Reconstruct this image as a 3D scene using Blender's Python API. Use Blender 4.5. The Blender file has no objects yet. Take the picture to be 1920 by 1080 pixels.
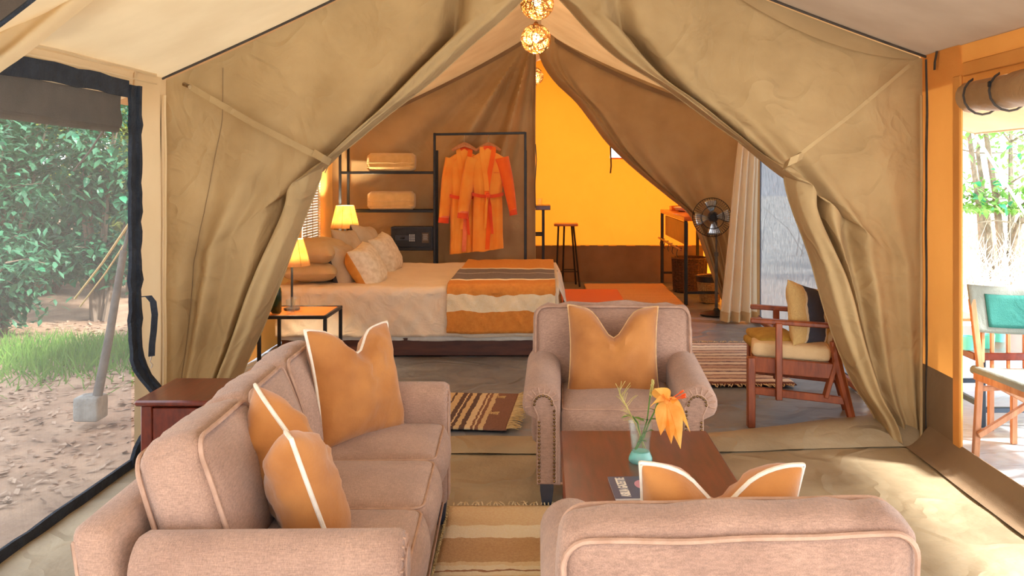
import bpy, math, random
from mathutils import Vector, Matrix, Euler, noise
SC = bpy.context.scene
COL = SC.collection
PI = math.pi
rnd = random.Random(11)

# ------------------------------------------------------------------ camera
H_CAM, FPX, VX, VY = 1.5, 1700.0, 1022.0, 325.0
cd = bpy.data.cameras.new('camera')
cam = bpy.data.objects.new('camera', cd); COL.objects.link(cam)
cam.location = (0, 0, H_CAM); cam.rotation_euler = (PI/2, 0, 0)
cd.sensor_width = 36; cd.lens = FPX/1920*36
cd.shift_x = (960-VX)/1920; cd.shift_y = (VY-540)/1920
cd.clip_start = .05; cd.clip_end = 300
SC.camera = cam

# ------------------------------------------------------------------ world, sun, exposure
W = bpy.data.worlds.new('world'); SC.world = W; W.use_nodes = True
nt = W.node_tree; bg = nt.nodes['Background']
tc = nt.nodes.new('ShaderNodeTexCoord'); sp = nt.nodes.new('ShaderNodeSeparateXYZ')
rp = nt.nodes.new('ShaderNodeValToRGB')
nt.links.new(tc.outputs['Generated'], sp.inputs[0]); nt.links.new(sp.outputs['Z'], rp.inputs[0])
rp.color_ramp.elements[0].position = 0.0; rp.color_ramp.elements[0].color = (.95, .97, 1, 1)
rp.color_ramp.elements[1].position = .9; rp.color_ramp.elements[1].color = (.72, .84, 1, 1)
nt.links.new(rp.outputs[0], bg.inputs[0]); bg.inputs[1].default_value = 2.2
sl = bpy.data.lights.new('sun', 'SUN'); so = bpy.data.objects.new('sun', sl); COL.objects.link(so)
sl.energy = 7.0; sl.angle = math.radians(6); sl.color = (1, .97, .91)
so.rotation_euler = Vector((-.72, .30, -.80)).to_track_quat('-Z', 'Y').to_euler()
SC.view_settings.view_transform = 'Standard'; SC.view_settings.look = 'None'
SC.view_settings.exposure = 1.0; SC.view_settings.gamma = 1.0
SC.view_settings.use_curve_mapping = False
try:
    SC.cycles.use_denoising = True
    SC.cycles.max_bounces = 10; SC.cycles.diffuse_bounces = 5; SC.cycles.transmission_bounces = 8
    SC.cycles.transparent_max_bounces = 16; SC.cycles.caustics_reflective = False; SC.cycles.caustics_refractive = False
    SC.cycles.sample_clamp_indirect = 8
except Exception:
    pass

# ------------------------------------------------------------------ helpers
def P(px, py, d):                      # photograph pixel at distance d -> world point
    return Vector(((px-VX)/FPX*d, d, H_CAM-(py-VY)/FPX*d))
def X(px, d): return (px-VX)/FPX*d
def Z(py, d): return H_CAM-(py-VY)/FPX*d
def lerp(a, b, t): return a+(b-a)*t
def sstep(a, b, x):
    t = min(1, max(0, (x-a)/(b-a))); return t*t*(3-2*t)
def nz(x, y, z=0.0): return noise.noise(Vector((x, y, z)))

class MB:
    def __init__(s): s.V = []; s.F = []
    def add(s, V, F):
        b = len(s.V); s.V += [tuple(v) for v in V]; s.F += [tuple(i+b for i in f) for f in F]; return s
    def box(s, c, size, bev=.004, rot=None, M=None):
        hx, hy, hz = (q/2 for q in size); b = min(bev, hx*.9, hy*.9, hz*.9)
        V = []; idx = {}
        for sx in (-1, 1):
            for sy in (-1, 1):
                for sz in (-1, 1):
                    for k in range(3):
                        h = [hx-b, hy-b, hz-b]; h[k] += b
                        idx[(sx, sy, sz, k)] = len(V); V.append(Vector((sx*h[0], sy*h[1], sz*h[2])))
        F = []
        for k in range(3):
            for sg in (-1, 1):
                q = []
                for a, e in ((-1, -1), (1, -1), (1, 1), (-1, 1)):
                    t = [0, 0, 0]; t[k] = sg; t[(k+1) % 3] = a; t[(k+2) % 3] = e
                    q.append(idx[(t[0], t[1], t[2], k)])
                F.append(q)
        for k in range(3):
            k1, k2 = (k+1) % 3, (k+2) % 3
            for a in (-1, 1):
                for e in (-1, 1):
                    t = [0, 0, 0]; t[k1] = a; t[k2] = e
                    u = list(t); u[k] = -1; w = list(t); w[k] = 1
                    F.append([idx[(*u, k1)], idx[(*w, k1)], idx[(*w, k2)], idx[(*u, k2)]])
        for sx in (-1, 1):
            for sy in (-1, 1):
                for sz in (-1, 1):
                    F.append([idx[(sx, sy, sz, k)] for k in range(3)])
        for i, f in enumerate(F):
            c0 = sum((V[j] for j in f), Vector())/len(f)
            n = (V[f[1]]-V[f[0]]).cross(V[f[2]]-V[f[0]])
            if n.dot(c0) < 0: F[i] = f[::-1]
        R = rot if isinstance(rot, Matrix) else (Euler(rot).to_matrix() if rot else Matrix.Identity(3))
        c = Vector(c); V = [R @ v + c for v in V]
        return s.add(V, F)
    def bar(s, a, b, w, h, bev=.003, up=(0, 0, 1)):   # rectangular bar from a to b; w across, h along 'up'
        a = Vector(a); b = Vector(b); d = (b-a); L = d.length; d.normalize()
        u = Vector(up); sd = d.cross(u)
        if sd.length < 1e-4: sd = d.cross(Vector((0, 1, 0)))
        sd.normalize(); u = sd.cross(d)
        R = Matrix((sd, d, u)).transposed()
        return s.box((a+b)/2, (w, L, h), bev, R)
    def tube(s, pts, r, n=8, closed=False, cap=True, flat=1.0):
        pts = [Vector(p) for p in pts]; m = len(pts)
        V = []; F = []; prev = None
        for i, p in enumerate(pts):
            if closed: t = pts[(i+1) % m]-pts[i-1]
            else: t = pts[min(i+1, m-1)]-pts[max(i-1, 0)]
            if t.length < 1e-9: t = Vector((0, 0, 1))
            t.normalize()
            if prev is None:
                a = t.orthogonal().normalized()
            else:
                a = prev-t*prev.dot(t)
                a = a.normalized() if a.length > 1e-6 else t.orthogonal().normalized()
            prev = a; b = t.cross(a)
            rr = r[i] if isinstance(r, (list, tuple)) else r
            for k in range(n):
                th = 2*PI*k/n
                V.append(p+a*math.cos(th)*rr+b*math.sin(th)*rr*flat)
        for i in range(m if closed else m-1):
            j = (i+1) % m
            for k in range(n):
                l = (k+1) % n
                F.append((i*n+k, i*n+l, j*n+l, j*n+k))
        if cap and not closed:
            F.append(tuple(range(n))[::-1]); F.append(tuple((m-1)*n+k for k in range(n)))
        return s.add(V, F)
    def ribbon(s, pts, w, wdir, th=.003):            # flat strap with thickness
        pts = [Vector(p) for p in pts]; m = len(pts); V = []; F = []
        for i, p in enumerate(pts):
            wd = Vector(wdir[i] if isinstance(wdir, list) else wdir).normalized()
            t = (pts[min(i+1, m-1)]-pts[max(i-1, 0)]).normalized()
            n = t.cross(wd).normalized()
            for a, e in ((-1, -1), (1, -1), (1, 1), (-1, 1)):
                V.append(p+wd*a*w/2+n*e*th/2)
        for i in range(m-1):
            for k in range(4):
                l = (k+1) % 4
                F.append((i*4+k, i*4+l, i*4+4+l, i*4+4+k))
        F.append((3, 2, 1, 0)); F.append(tuple(4*(m-1)+k for k in range(4)))
        return s.add(V, F)
    def lathe(s, prof, n=24, c=(0, 0, 0), cap=False):
        V = []; F = []; c = Vector(c)
        for r, z in prof:
            for k in range(n):
                th = 2*PI*k/n; V.append(c+Vector((r*math.cos(th), r*math.sin(th), z)))
        m = len(prof)
        for i in range(m-1):
            for k in range(n):
                l = (k+1) % n
                F.append((i*n+k, i*n+l, i*n+n+l, i*n+n+k))
        if cap:
            F.append(tuple(range(n))[::-1]); F.append(tuple((m-1)*n+k for k in range(n)))
        return s.add(V, F)
    def grid(s, fn, nu, nv, flip=False):
        V = [fn(i/nu, j/nv) for j in range(nv+1) for i in range(nu+1)]
        F = []
        for j in range(nv):
            for i in range(nu):
                a = j*(nu+1)+i; q = (a, a+1, a+nu+2, a+nu+1)
                F.append(q[::-1] if flip else q)
        return s.add(V, F)
    def prism(s, outline, y0, y1):                   # outline in (x,z), extruded along y
        n = len(outline)
        V = [(x, y0, z) for x, z in outline]+[(x, y1, z) for x, z in outline]
        F = [tuple(range(n)), tuple(range(2*n-1, n-1, -1))]
        for k in range(n):
            l = (k+1) % n; F.append((k, k+n, l+n, l))
        return s.add(V, F)
    def sphere(s, c, r, n=12, m=8, sc=(1, 1, 1)):
        prof = [(max(1e-4, r*math.sin(PI*i/m)), -r*math.cos(PI*i/m)) for i in range(m+1)]
        b = len(s.V); s.lathe(prof, n)
        for i in range(b, len(s.V)):
            v = s.V[i]; s.V[i] = (v[0]*sc[0]+c[0], v[1]*sc[1]+c[1], v[2]*sc[2]+c[2])
        return s
    def rbox(s, c, size, r, n=12, crown=(0, 0, 0), fn=None, M=None):   # soft cushion block
        h = [q/2 for q in size]; ts = [math.sin(PI/2*(2*i/n-1)) for i in range(n+1)]
        V = []; F = []; key = {}
        def vert(p):
            k = tuple(round(q, 5) for q in p)
            if k in key: return key[k]
            q = [p[i]*h[i] for i in range(3)]
            core = [max(-(h[i]-r), min(h[i]-r, q[i])) for i in range(3)]
            dv = Vector([q[i]-core[i] for i in range(3)])
            if dv.length > 1e-9: dv = dv.normalized()*r
            o = Vector(core)+dv
            for i in range(3):
                j, l = (i+1) % 3, (i+2) % 3
                o[i] += crown[i]*p[i]*max(0, 1-p[j]**2)*max(0, 1-p[l]**2)
            if fn: o = fn(o, p)
            if M is not None: o = M @ o
            o = o+Vector(c)
            key[k] = len(V); V.append(o); return key[k]
        for k in range(3):
            for sg in (-1, 1):
                for i in range(n):
                    for j in range(n):
                        q = []
                        for a, e in ((i, j), (i+1, j), (i+1, j+1), (i, j+1)):
                            t = [0, 0, 0]; t[k] = sg; t[(k+1) % 3] = ts[a]; t[(k+2) % 3] = ts[e]
                            q.append(vert(t))
                        F.append(q if sg > 0 else q[::-1])
        return s.add(V, F)
    def off(s, o):
        o = Vector(o); s.V = [tuple(Vector(v)-o) for v in s.V]; return s
    def xf(s, M):
        s.V = [tuple(M @ Vector(v)) for v in s.V]; return s
    def mesh(s, name, mat, smooth=True, ang=42):
        me = bpy.data.meshes.new(name); me.from_pydata(s.V, [], s.F); me.update()
        if mat: me.materials.append(mat)
        if smooth:
            me.polygons.foreach_set('use_smooth', [True]*len(me.polygons))
            me.set_sharp_from_angle(angle=math.radians(ang))
        return me
    def build(s, name, mat, parent=None, smooth=True, ang=42, kind=None, loc=None):
        o = bpy.data.objects.new(name, s.mesh(name, mat, smooth, ang)); COL.objects.link(o)
        if parent: o.parent = parent
        if kind: o['kind'] = kind
        if loc is not None: o.location = loc
        return o

def thing(name, label, cat, loc=(0, 0, 0), rz=0, group=None):
    o = bpy.data.objects.new(name, None); COL.objects.link(o)
    o.empty_display_size = .1
    o.location = loc; o.rotation_euler = (0, 0, rz); o['label'] = label; o['category'] = cat
    if group: o['group'] = group
    return o
def tag(o, label, cat, group=None, kind=None):
    o['label'] = label; o['category'] = cat
    if group: o['group'] = group
    if kind: o['kind'] = kind
    return o
def dup(root, loc, rz, label, group=None):
    r = root.copy(); COL.objects.link(r); r.location = loc; r.rotation_euler = (0, 0, rz); r['label'] = label
    if group: r['group'] = group
    for ch in list(root.children):
        c = ch.copy(); COL.objects.link(c); c.parent = r
        for g in list(ch.children):
            e = g.copy(); COL.objects.link(e); e.parent = c
    return r
def solid(o, th, offset=0):
    m = o.modifiers.new('solid', 'SOLIDIFY'); m.thickness = th; m.offset = offset; return o
def subsurf(o, n=1):
    m = o.modifiers.new('sub', 'SUBSURF'); m.levels = n; m.render_levels = n; return o

# ------------------------------------------------------------------ materials (procedural)
MATS = {}
def srgb(r, g, b):
    f = lambda c: (c/255/12.92 if c/255 <= .04045 else ((c/255+.055)/1.055)**2.4)
    return (f(r), f(g), f(b), 1)
def mat(name, col, rough=.8, col2=None, nscale=6, bump=0, bscale=40, transl=0, sheen=0, metal=0, spec=.5,
        emit=0, ecol=None, stretch=(1, 1, 1), wr=0, wscale=3, coat=0, tcol=None, weave=0, wsc=900, detail=6, dist=1.2, crease=0, cscale=2):
    m = bpy.data.materials.new(name); m.use_nodes = True; MATS[name] = m
    n = m.node_tree.nodes; L = m.node_tree.links; b = n['Principled BSDF']
    b.inputs['Roughness'].default_value = rough; b.inputs['Metallic'].default_value = metal
    b.inputs['Specular IOR Level'].default_value = spec
    if sheen:
        b.inputs['Sheen Weight'].default_value = sheen; b.inputs['Sheen Roughness'].default_value = .5
    if coat: b.inputs['Coat Weight'].default_value = coat; b.inputs['Coat Roughness'].default_value = .12
    tcn = n.new('ShaderNodeTexCoord'); mp = n.new('ShaderNodeMapping'); mp.inputs['Scale'].default_value = stretch
    L.new(tcn.outputs['Object'], mp.inputs[0])
    col2 = col2 or tuple(c*.82 for c in col[:3])+(1,)
    nx = n.new('ShaderNodeTexNoise'); nx.inputs['Scale'].default_value = nscale; nx.inputs['Detail'].default_value = detail
    L.new(mp.outputs[0], nx.inputs['Vector'])
    cr = n.new('ShaderNodeValToRGB'); cr.color_ramp.elements[0].position = .32; cr.color_ramp.elements[1].position = .68
    cr.color_ramp.elements[0].color = col2; cr.color_ramp.elements[1].color = col
    L.new(nx.outputs['Fac'], cr.inputs[0]); cout = cr.outputs[0]
    if weave:                                        # heathered cloth: fine crossed threads
        for k, st in enumerate(((wsc, wsc*.12, wsc), (wsc*.12, wsc, wsc*.4))):
            m2 = n.new('ShaderNodeMapping'); m2.inputs['Scale'].default_value = tuple(q/10 for q in st)
            L.new(tcn.outputs['Object'], m2.inputs[0])
            t2 = n.new('ShaderNodeTexNoise'); t2.inputs['Scale'].default_value = 3; t2.inputs['Detail'].default_value = 2
            L.new(m2.outputs[0], t2.inputs['Vector'])
            mx = n.new('ShaderNodeMix'); mx.data_type = 'RGBA'; mx.blend_type = 'OVERLAY'; mx.inputs['Factor'].default_value = weave
            L.new(cout, mx.inputs['A']); L.new(t2.outputs['Fac'], mx.inputs['B']); cout = mx.outputs['Result']
    L.new(cout, b.inputs['Base Color'])
    nrm = None
    if wr:
        t3 = n.new('ShaderNodeTexNoise'); t3.inputs['Scale'].default_value = wscale; t3.inputs['Detail'].default_value = 3
        t3.inputs['Distortion'].default_value = dist
        L.new(mp.outputs[0], t3.inputs['Vector'])
        bb = n.new('ShaderNodeBump'); bb.inputs['Strength'].default_value = wr; bb.inputs['Distance'].default_value = .05
        L.new(t3.outputs['Fac'], bb.inputs['Height']); nrm = bb
    if crease:                                       # sharp branching creases
        t5 = n.new('ShaderNodeTexNoise'); t5.inputs['Scale'].default_value = cscale; t5.inputs['Detail'].default_value = 2
        t5.inputs['Distortion'].default_value = .6; L.new(mp.outputs[0], t5.inputs['Vector'])
        c5_ = n.new('ShaderNodeValToRGB'); e5 = c5_.color_ramp.elements; e5[0].position = .44; e5[1].position = .56
        e5[0].color = (0, 0, 0, 1); e5[1].color = (.25, .25, .25, 1); k5 = e5.new(.5); k5.color = (1, 1, 1, 1)
        L.new(t5.outputs['Fac'], c5_.inputs[0])
        bb = n.new('ShaderNodeBump'); bb.inputs['Strength'].default_value = crease; bb.inputs['Distance'].default_value = .012
        L.new(c5_.outputs[0], bb.inputs['Height'])
        if nrm: L.new(nrm.outputs[0], bb.inputs['Normal'])
        nrm = bb
    if bump:
        t4 = n.new('ShaderNodeTexNoise'); t4.inputs['Scale'].default_value = bscale; t4.inputs['Detail'].default_value = 3
        L.new(mp.outputs[0], t4.inputs['Vector'])
        bb = n.new('ShaderNodeBump'); bb.inputs['Strength'].default_value = bump; bb.inputs['Distance'].default_value = .01
        L.new(t4.outputs['Fac'], bb.inputs['Height'])
        if nrm: L.new(nrm.outputs[0], bb.inputs['Normal'])
        nrm = bb
    if nrm: L.new(nrm.outputs[0], b.inputs['Normal'])
    if emit:
        b.inputs['Emission Color'].default_value = ecol or col; b.inputs['Emission Strength'].default_value = emit
    if transl:
        tr = n.new('ShaderNodeBsdfTranslucent'); ms = n.new('ShaderNodeMixShader'); ms.inputs[0].default_value = transl
        if tcol: tr.inputs[0].default_value = tcol
        else: L.new(cout, tr.inputs[0])
        if nrm: L.new(nrm.outputs[0], tr.inputs['Normal'])
        out = n['Material Output']
        L.new(b.outputs[0], ms.inputs[1]); L.new(tr.outputs[0], ms.inputs[2]); L.new(ms.outputs[0], out.inputs[0])
    return m
def stripes(name, axis, stops, rough=.95, wob=.006, bump=.5, bscale=160, mix=.25, transl=0):
    # stops: list of (position in metres along the axis, colour) - constant bands
    m = mat(name, (1, 1, 1, 1), rough, nscale=60, bump=bump, bscale=bscale)
    n = m.node_tree.nodes; L = m.node_tree.links; b = n['Principled BSDF']
    tcn = n.new('ShaderNodeTexCoord'); sp = n.new('ShaderNodeSeparateXYZ'); L.new(tcn.outputs['Object'], sp.inputs[0])
    nx = n.new('ShaderNodeTexNoise'); nx.inputs['Scale'].default_value = 22; L.new(tcn.outputs['Object'], nx.inputs['Vector'])
    ma = n.new('ShaderNodeMath'); ma.operation = 'MULTIPLY_ADD'; ma.inputs[1].default_value = wob*2
    L.new(nx.outputs['Fac'], ma.inputs[0]); L.new(sp.outputs['XYZ'.index(axis)], ma.inputs[2])
    lo = stops[0][0]; hi = stops[-1][0]+.05
    mr = n.new('ShaderNodeMapRange'); mr.inputs['From Min'].default_value = lo+wob; mr.inputs['From Max'].default_value = hi+wob
    L.new(ma.outputs[0], mr.inputs['Value'])
    # colour ramps hold 32 stops at most
    cr = n.new('ShaderNodeValToRGB'); cr.color_ramp.interpolation = 'CONSTANT'
    els = cr.color_ramp.elements
    for i, (p, c) in enumerate(stops[:32]):
        q = (p-lo)/(hi-lo)
        e = els[i] if i < 2 else els.new(q)
        e.position = q; e.color = c
    L.new(mr.outputs[0], cr.inputs[0])
    n2 = n.new('ShaderNodeTexNoise'); n2.inputs['Scale'].default_value = 90; n2.inputs['Detail'].default_value = 4
    L.new(tcn.outputs['Object'], n2.inputs['Vector'])
    mx = n.new('ShaderNodeMix'); mx.data_type = 'RGBA'; mx.blend_type = 'OVERLAY'; mx.inputs['Factor'].default_value = mix
    L.new(cr.outputs[0], mx.inputs['A']); L.new(n2.outputs['Fac'], mx.inputs['B'])
    L.new(mx.outputs['Result'], b.inputs['Base Color'])
    return m
def glass(name, col=(1, 1, 1, 1), body=.0, gloss=1.0):
    # thin-walled vessel: tinted see-through wall, grazing reflections, a little milky body colour
    m = bpy.data.materials.new(name); m.use_nodes = True
    n = m.node_tree.nodes; L = m.node_tree.links; out = n['Material Output']; b = n['Principled BSDF']
    b.inputs['Base Color'].default_value = col; b.inputs['Roughness'].default_value = .1
    tr = n.new('ShaderNodeBsdfTransparent'); tr.inputs[0].default_value = col
    nx = n.new('ShaderNodeTexNoise'); nx.inputs['Scale'].default_value = 40
    bb = n.new('ShaderNodeBump'); bb.inputs['Strength'].default_value = .15; bb.inputs['Distance'].default_value = .004
    L.new(nx.outputs['Fac'], bb.inputs['Height'])
    gl = n.new('ShaderNodeBsdfGlossy'); gl.inputs['Roughness'].default_value = .04; L.new(bb.outputs[0], gl.inputs['Normal'])
    lw = n.new('ShaderNodeLayerWeight'); lw.inputs['Blend'].default_value = .5
    pw = n.new('ShaderNodeMath'); pw.operation = 'POWER'; pw.inputs[1].default_value = 3.5; L.new(lw.outputs['Facing'], pw.inputs[0])
    mu = n.new('ShaderNodeMath'); mu.operation = 'MULTIPLY_ADD'; mu.inputs[1].default_value = .55*gloss; mu.inputs[2].default_value = .035; L.new(pw.outputs[0], mu.inputs[0])
    m0 = n.new('ShaderNodeMixShader'); m0.inputs[0].default_value = body
    L.new(tr.outputs[0], m0.inputs[1]); L.new(b.outputs[0], m0.inputs[2])
    m1 = n.new('ShaderNodeMixShader'); L.new(mu.outputs[0], m1.inputs[0])
    L.new(m0.outputs[0], m1.inputs[1]); L.new(gl.outputs[0], m1.inputs[2]); L.new(m1.outputs[0], out.inputs[0])
    return m
def netting(name, col, cover, tl_=.4):
    m = bpy.data.materials.new(name); m.use_nodes = True
    n = m.node_tree.nodes; L = m.node_tree.links; out = n['Material Output']; b = n['Principled BSDF']
    b.inputs['Base Color'].default_value = col; b.inputs['Roughness'].default_value = .9
    tl = n.new('ShaderNodeBsdfTranslucent'); tl.inputs[0].default_value = col
    m1 = n.new('ShaderNodeMixShader'); m1.inputs[0].default_value = tl_
    L.new(b.outputs[0], m1.inputs[1]); L.new(tl.outputs[0], m1.inputs[2])
    tr = n.new('ShaderNodeBsdfTransparent'); m2 = n.new('ShaderNodeMixShader')
    tcn = n.new('ShaderNodeTexCoord')
    mp = n.new('ShaderNodeMapping'); mp.inputs['Scale'].default_value = (1, 60, 6); L.new(tcn.outputs['Object'], mp.inputs[0])
    nx = n.new('ShaderNodeTexNoise'); nx.inputs['Scale'].default_value = 3; L.new(mp.outputs[0], nx.inputs['Vector'])
    mr = n.new('ShaderNodeMapRange'); mr.inputs['To Min'].default_value = cover-.12; mr.inputs['To Max'].default_value = cover+.12
    L.new(nx.outputs['Fac'], mr.inputs['Value']); L.new(mr.outputs[0], m2.inputs[0])
    L.new(tr.outputs[0], m2.inputs[1]); L.new(m1.outputs[0], m2.inputs[2]); L.new(m2.outputs[0], out.inputs[0])
    return m

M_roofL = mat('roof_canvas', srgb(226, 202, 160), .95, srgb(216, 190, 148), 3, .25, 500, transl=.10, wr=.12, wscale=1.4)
M_canvas = mat('tent_canvas', srgb(188, 161, 116), .95, srgb(166, 139, 97), 2.5, .25, 400, transl=.06, wr=.6, wscale=2.8, crease=.5, cscale=2.6)
M_canvas2 = mat('inner_canvas', srgb(190, 162, 118), .95, srgb(172, 144, 102), 2.5, .25, 400, transl=.05, wr=.5, wscale=2.4)
M_cream = mat('cream_canvas', srgb(232, 208, 166), .95, srgb(222, 196, 152), 2, .2, 400, transl=.15, wr=.15, wscale=2)
M_orange = mat('orange_canvas', srgb(226, 162, 84), .95, srgb(216, 150, 72), 2, .2, 300, transl=.14, tcol=srgb(255, 176, 84), wr=.15, wscale=1.6)
M_orangeB = mat('amber_canvas', srgb(248, 160, 50), .95, srgb(240, 148, 40), 2, .2, 300, transl=.33, tcol=srgb(255, 152, 38), wr=.2, wscale=1.6)
M_brownband = mat('brown_canvas', srgb(140, 116, 88), .95, srgb(126, 102, 76), 3, .25, 300, wr=.2)
M_floorL = mat('floor_canvas', srgb(172, 155, 126), .55, srgb(142, 125, 99), 2.2, .2, 60, wr=.45, wscale=3, dist=.25, crease=.8, cscale=1.7, spec=.35)
M_floorB = mat('groundsheet', srgb(128, 132, 139), .36, srgb(102, 106, 114), 2.2, .12, 40, wr=.5, wscale=3.2, spec=.5, dist=.3, crease=.8, cscale=1.6)  # grey sheet, bedroom shadow and cool light put into its colour
M_veranda = mat('veranda_sheet', srgb(205, 208, 212), .35, srgb(176, 182, 190), 1.6, .15, 30, wr=.5, wscale=3, stretch=(1, 2.5, 1))
M_soil = mat('soil', srgb(168, 138, 112), .95, srgb(128, 100, 78), 3.5, .8, 25, wr=.4)
M_sand = mat('pale_sand', srgb(238, 232, 220), .95, srgb(226, 216, 200), 3, .5, 20)
M_tweed = mat('mauve_tweed', srgb(174, 141, 123), .95, srgb(154, 122, 106), 5, .35, 260, sheen=.25, weave=.38, wsc=1300)
M_pipe = mat('mauve_piping', srgb(190, 156, 136), .95, srgb(168, 134, 114), 20, .3, 300)
M_velvet = mat('ochre_velvet', srgb(190, 127, 62), .8, srgb(162, 100, 42), 6, .12, 120, sheen=.3, wr=.3, wscale=5, dist=.3)
M_white_pipe = mat('white_piping', srgb(240, 232, 218), .9, srgb(222, 210, 194), 30, .2, 300)
M_mahog = mat('mahogany', srgb(108, 40, 22), .28, srgb(80, 27, 15), 5, .05, 60, stretch=(8, 1, 4), coat=.15)
M_teak = mat('teak', srgb(156, 78, 38), .4, srgb(116, 52, 24), 6, .1, 60, stretch=(6, 6, 1.2), coat=.1)
M_palewood = mat('pale_wood', srgb(206, 148, 104), .5, srgb(176, 116, 78), 8, .1, 60, stretch=(5, 5, 1))
M_bedwood = mat('dark_bed_wood', srgb(96, 50, 32), .45, srgb(70, 34, 22), 5, .1, 60, stretch=(1, 6, 6))
M_black = mat('black_steel', srgb(40, 42, 46), .45, srgb(28, 30, 34), 20, .1, 80, metal=.3)
M_navyleg = mat('dark_stained_leg', srgb(52, 58, 72), .4, srgb(38, 44, 56), 12, .1, 50)
M_webbing = mat('black_webbing', srgb(46, 54, 66), .9, srgb(32, 38, 48), 14, .5, 200, wr=.5, wscale=14)
M_flap = mat('grey_flap', srgb(96, 86, 78), .95, srgb(78, 70, 64), 6, .5, 220, transl=.15)
M_linen = mat('bed_linen', srgb(236, 222, 200), .92, srgb(226, 210, 186), 3, .2, 300, wr=.35, wscale=6)
M_sheet = mat('white_sheet', srgb(240, 236, 228), .9, srgb(226, 220, 210), 3, .2, 300, wr=.3, wscale=7)
M_pillow = mat('sand_pillowcase', srgb(206, 182, 140), .92, srgb(192, 166, 122), 5, .2, 300, wr=.25, wscale=8)
M_cushlight = mat('cream_brocade', srgb(232, 222, 200), .9, srgb(208, 194, 166), 26, .3, 120)
M_cushbeige = mat('beige_cushion', srgb(200, 182, 152), .92, srgb(184, 164, 134), 8, .3, 200)
M_cushdark = mat('charcoal_cushion', srgb(92, 88, 88), .92, srgb(72, 68, 70), 10, .3, 200)
M_cushamber = mat('amber_cushion', srgb(226, 168, 84), .92, srgb(206, 146, 66), 10, .3, 200)
M_fleece = mat('fleece_throw', srgb(226, 188, 122), .98, srgb(214, 174, 106), 14, .9, 180, sheen=.5)
M_robe = mat('orange_robe', srgb(255, 178, 74), .9, srgb(250, 150, 48), 4, .3, 300, sheen=.2, transl=.1)
M_robe2 = mat('red_orange_robe', srgb(236, 88, 34), .9, srgb(216, 66, 26), 5, .3, 300, sheen=.2)
M_robepink = mat('salmon_cuff', srgb(246, 140, 96), .9, srgb(234, 118, 80), 20, .3, 300)
M_brass = mat('antique_brass', srgb(150, 122, 84), .25, srgb(104, 80, 52), 30, metal=.9)
M_chrome = mat('chrome', srgb(205, 208, 212), .2, srgb(180, 184, 190), 10, metal=1)
M_wicker = mat('wicker', srgb(206, 168, 108), .8, srgb(160, 120, 70), 60, .8, 160)
M_wickerdk = mat('dark_wicker', srgb(110, 80, 56), .8, srgb(66, 46, 32), 50, .9, 120)
M_white = mat('white_ceramic', srgb(244, 240, 232), .2, srgb(236, 230, 220), 4)
M_curtain = mat('ivory_curtain', srgb(252, 244, 224), .95, srgb(248, 236, 210), 3, .2, 300, transl=.4)
M_bedmesh = mat('bedroom_gauze', srgb(150, 160, 172), .9, srgb(136, 146, 160), 3, .3, 300, transl=.35, stretch=(1, 6, 1))
M_net = netting('insect_netting', srgb(150, 150, 146), .34)
M_shade = mat('lamp_shade_cloth', srgb(250, 226, 176), .9, srgb(244, 204, 126), 10, transl=.55)
M_cane = mat('cane_strand', srgb(196, 164, 112), .8, srgb(182, 144, 86), 20, transl=.72)
M_bulb = mat('bulb', (1, .85, .6, 1), .3, emit=12, ecol=(1, .82, .55, 1))
M_glass = glass('clear_glass', (.975, 1, .99, 1), .03)
M_glassblue = glass('turquoise_glass', (.40, .95, .90, 1), .4)
M_bottle = glass('green_bottle_glass', (.06, .12, .04, 1), .25)
M_water = glass('water', (.94, 1, .97, 1), .03, .5)
M_stem = mat('green_stem', srgb(96, 140, 52), .6, srgb(70, 112, 38), 30)
M_seed = mat('dry_grass_seed', srgb(206, 190, 120), .9, srgb(160, 150, 80), 30)
M_petal = mat('orange_lily_petal', srgb(255, 214, 120), .6, srgb(255, 160, 40), 12, transl=.4)
M_petalw = mat('lily_stamen', srgb(232, 96, 30), .6, srgb(210, 74, 20), 14)
M_leaf = mat('bush_leaf', srgb(98, 190, 146), .32, srgb(50, 140, 96), 5, transl=.35)
M_leafd = mat('shade_leaf', srgb(70, 130, 92), .5, srgb(40, 88, 60), 4, transl=.3)  # darker copy of the bush leaf, shade put into its green
M_leafy = mat('olive_leaf', srgb(150, 160, 74), .6, srgb(110, 128, 52), 4, transl=.35)
M_leafr = mat('yellow_green_leaf', srgb(140, 180, 90), .5, srgb(92, 146, 62), 4, transl=.4)  # plain yellow-green leaf colour
M_bark = mat('bark', srgb(138, 122, 106), .95, srgb(100, 86, 72), 14, .8, 50, stretch=(1, 1, .3))
M_palebark = mat('pale_bark', srgb(150, 138, 122), .95, srgb(116, 104, 90), 14, .8, 50)
M_scrub = mat('dry_scrub', srgb(226, 218, 204), .95, srgb(200, 190, 170), 10)
M_grass = mat('grass', srgb(120, 160, 70), .8, srgb(90, 130, 50), 6, transl=.3)
M_litter = mat('dry_leaf', srgb(176, 150, 126), .9, srgb(128, 100, 80), 9)
M_concrete = mat('concrete', srgb(150, 148, 142), .95, srgb(120, 118, 112), 12, .7, 60)
M_pole = mat('weathered_pole', srgb(104, 98, 92), .9, srgb(78, 72, 68), 14, .5, 60)
M_rope = mat('rope', srgb(206, 186, 130), .95, srgb(170, 150, 100), 60)
M_teal = mat('teal_canvas', srgb(70, 148, 138), .9, srgb(52, 128, 120), 4, .3, 200, transl=.3, wr=.2, wscale=8)
M_olive = mat('grey_green_canvas', srgb(142, 148, 140), .9, srgb(124, 130, 122), 4, .3, 200, wr=.2, wscale=8)
M_bluesteel = mat('blue_steel', srgb(72, 96, 118), .4, srgb(56, 78, 98), 10)
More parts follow.
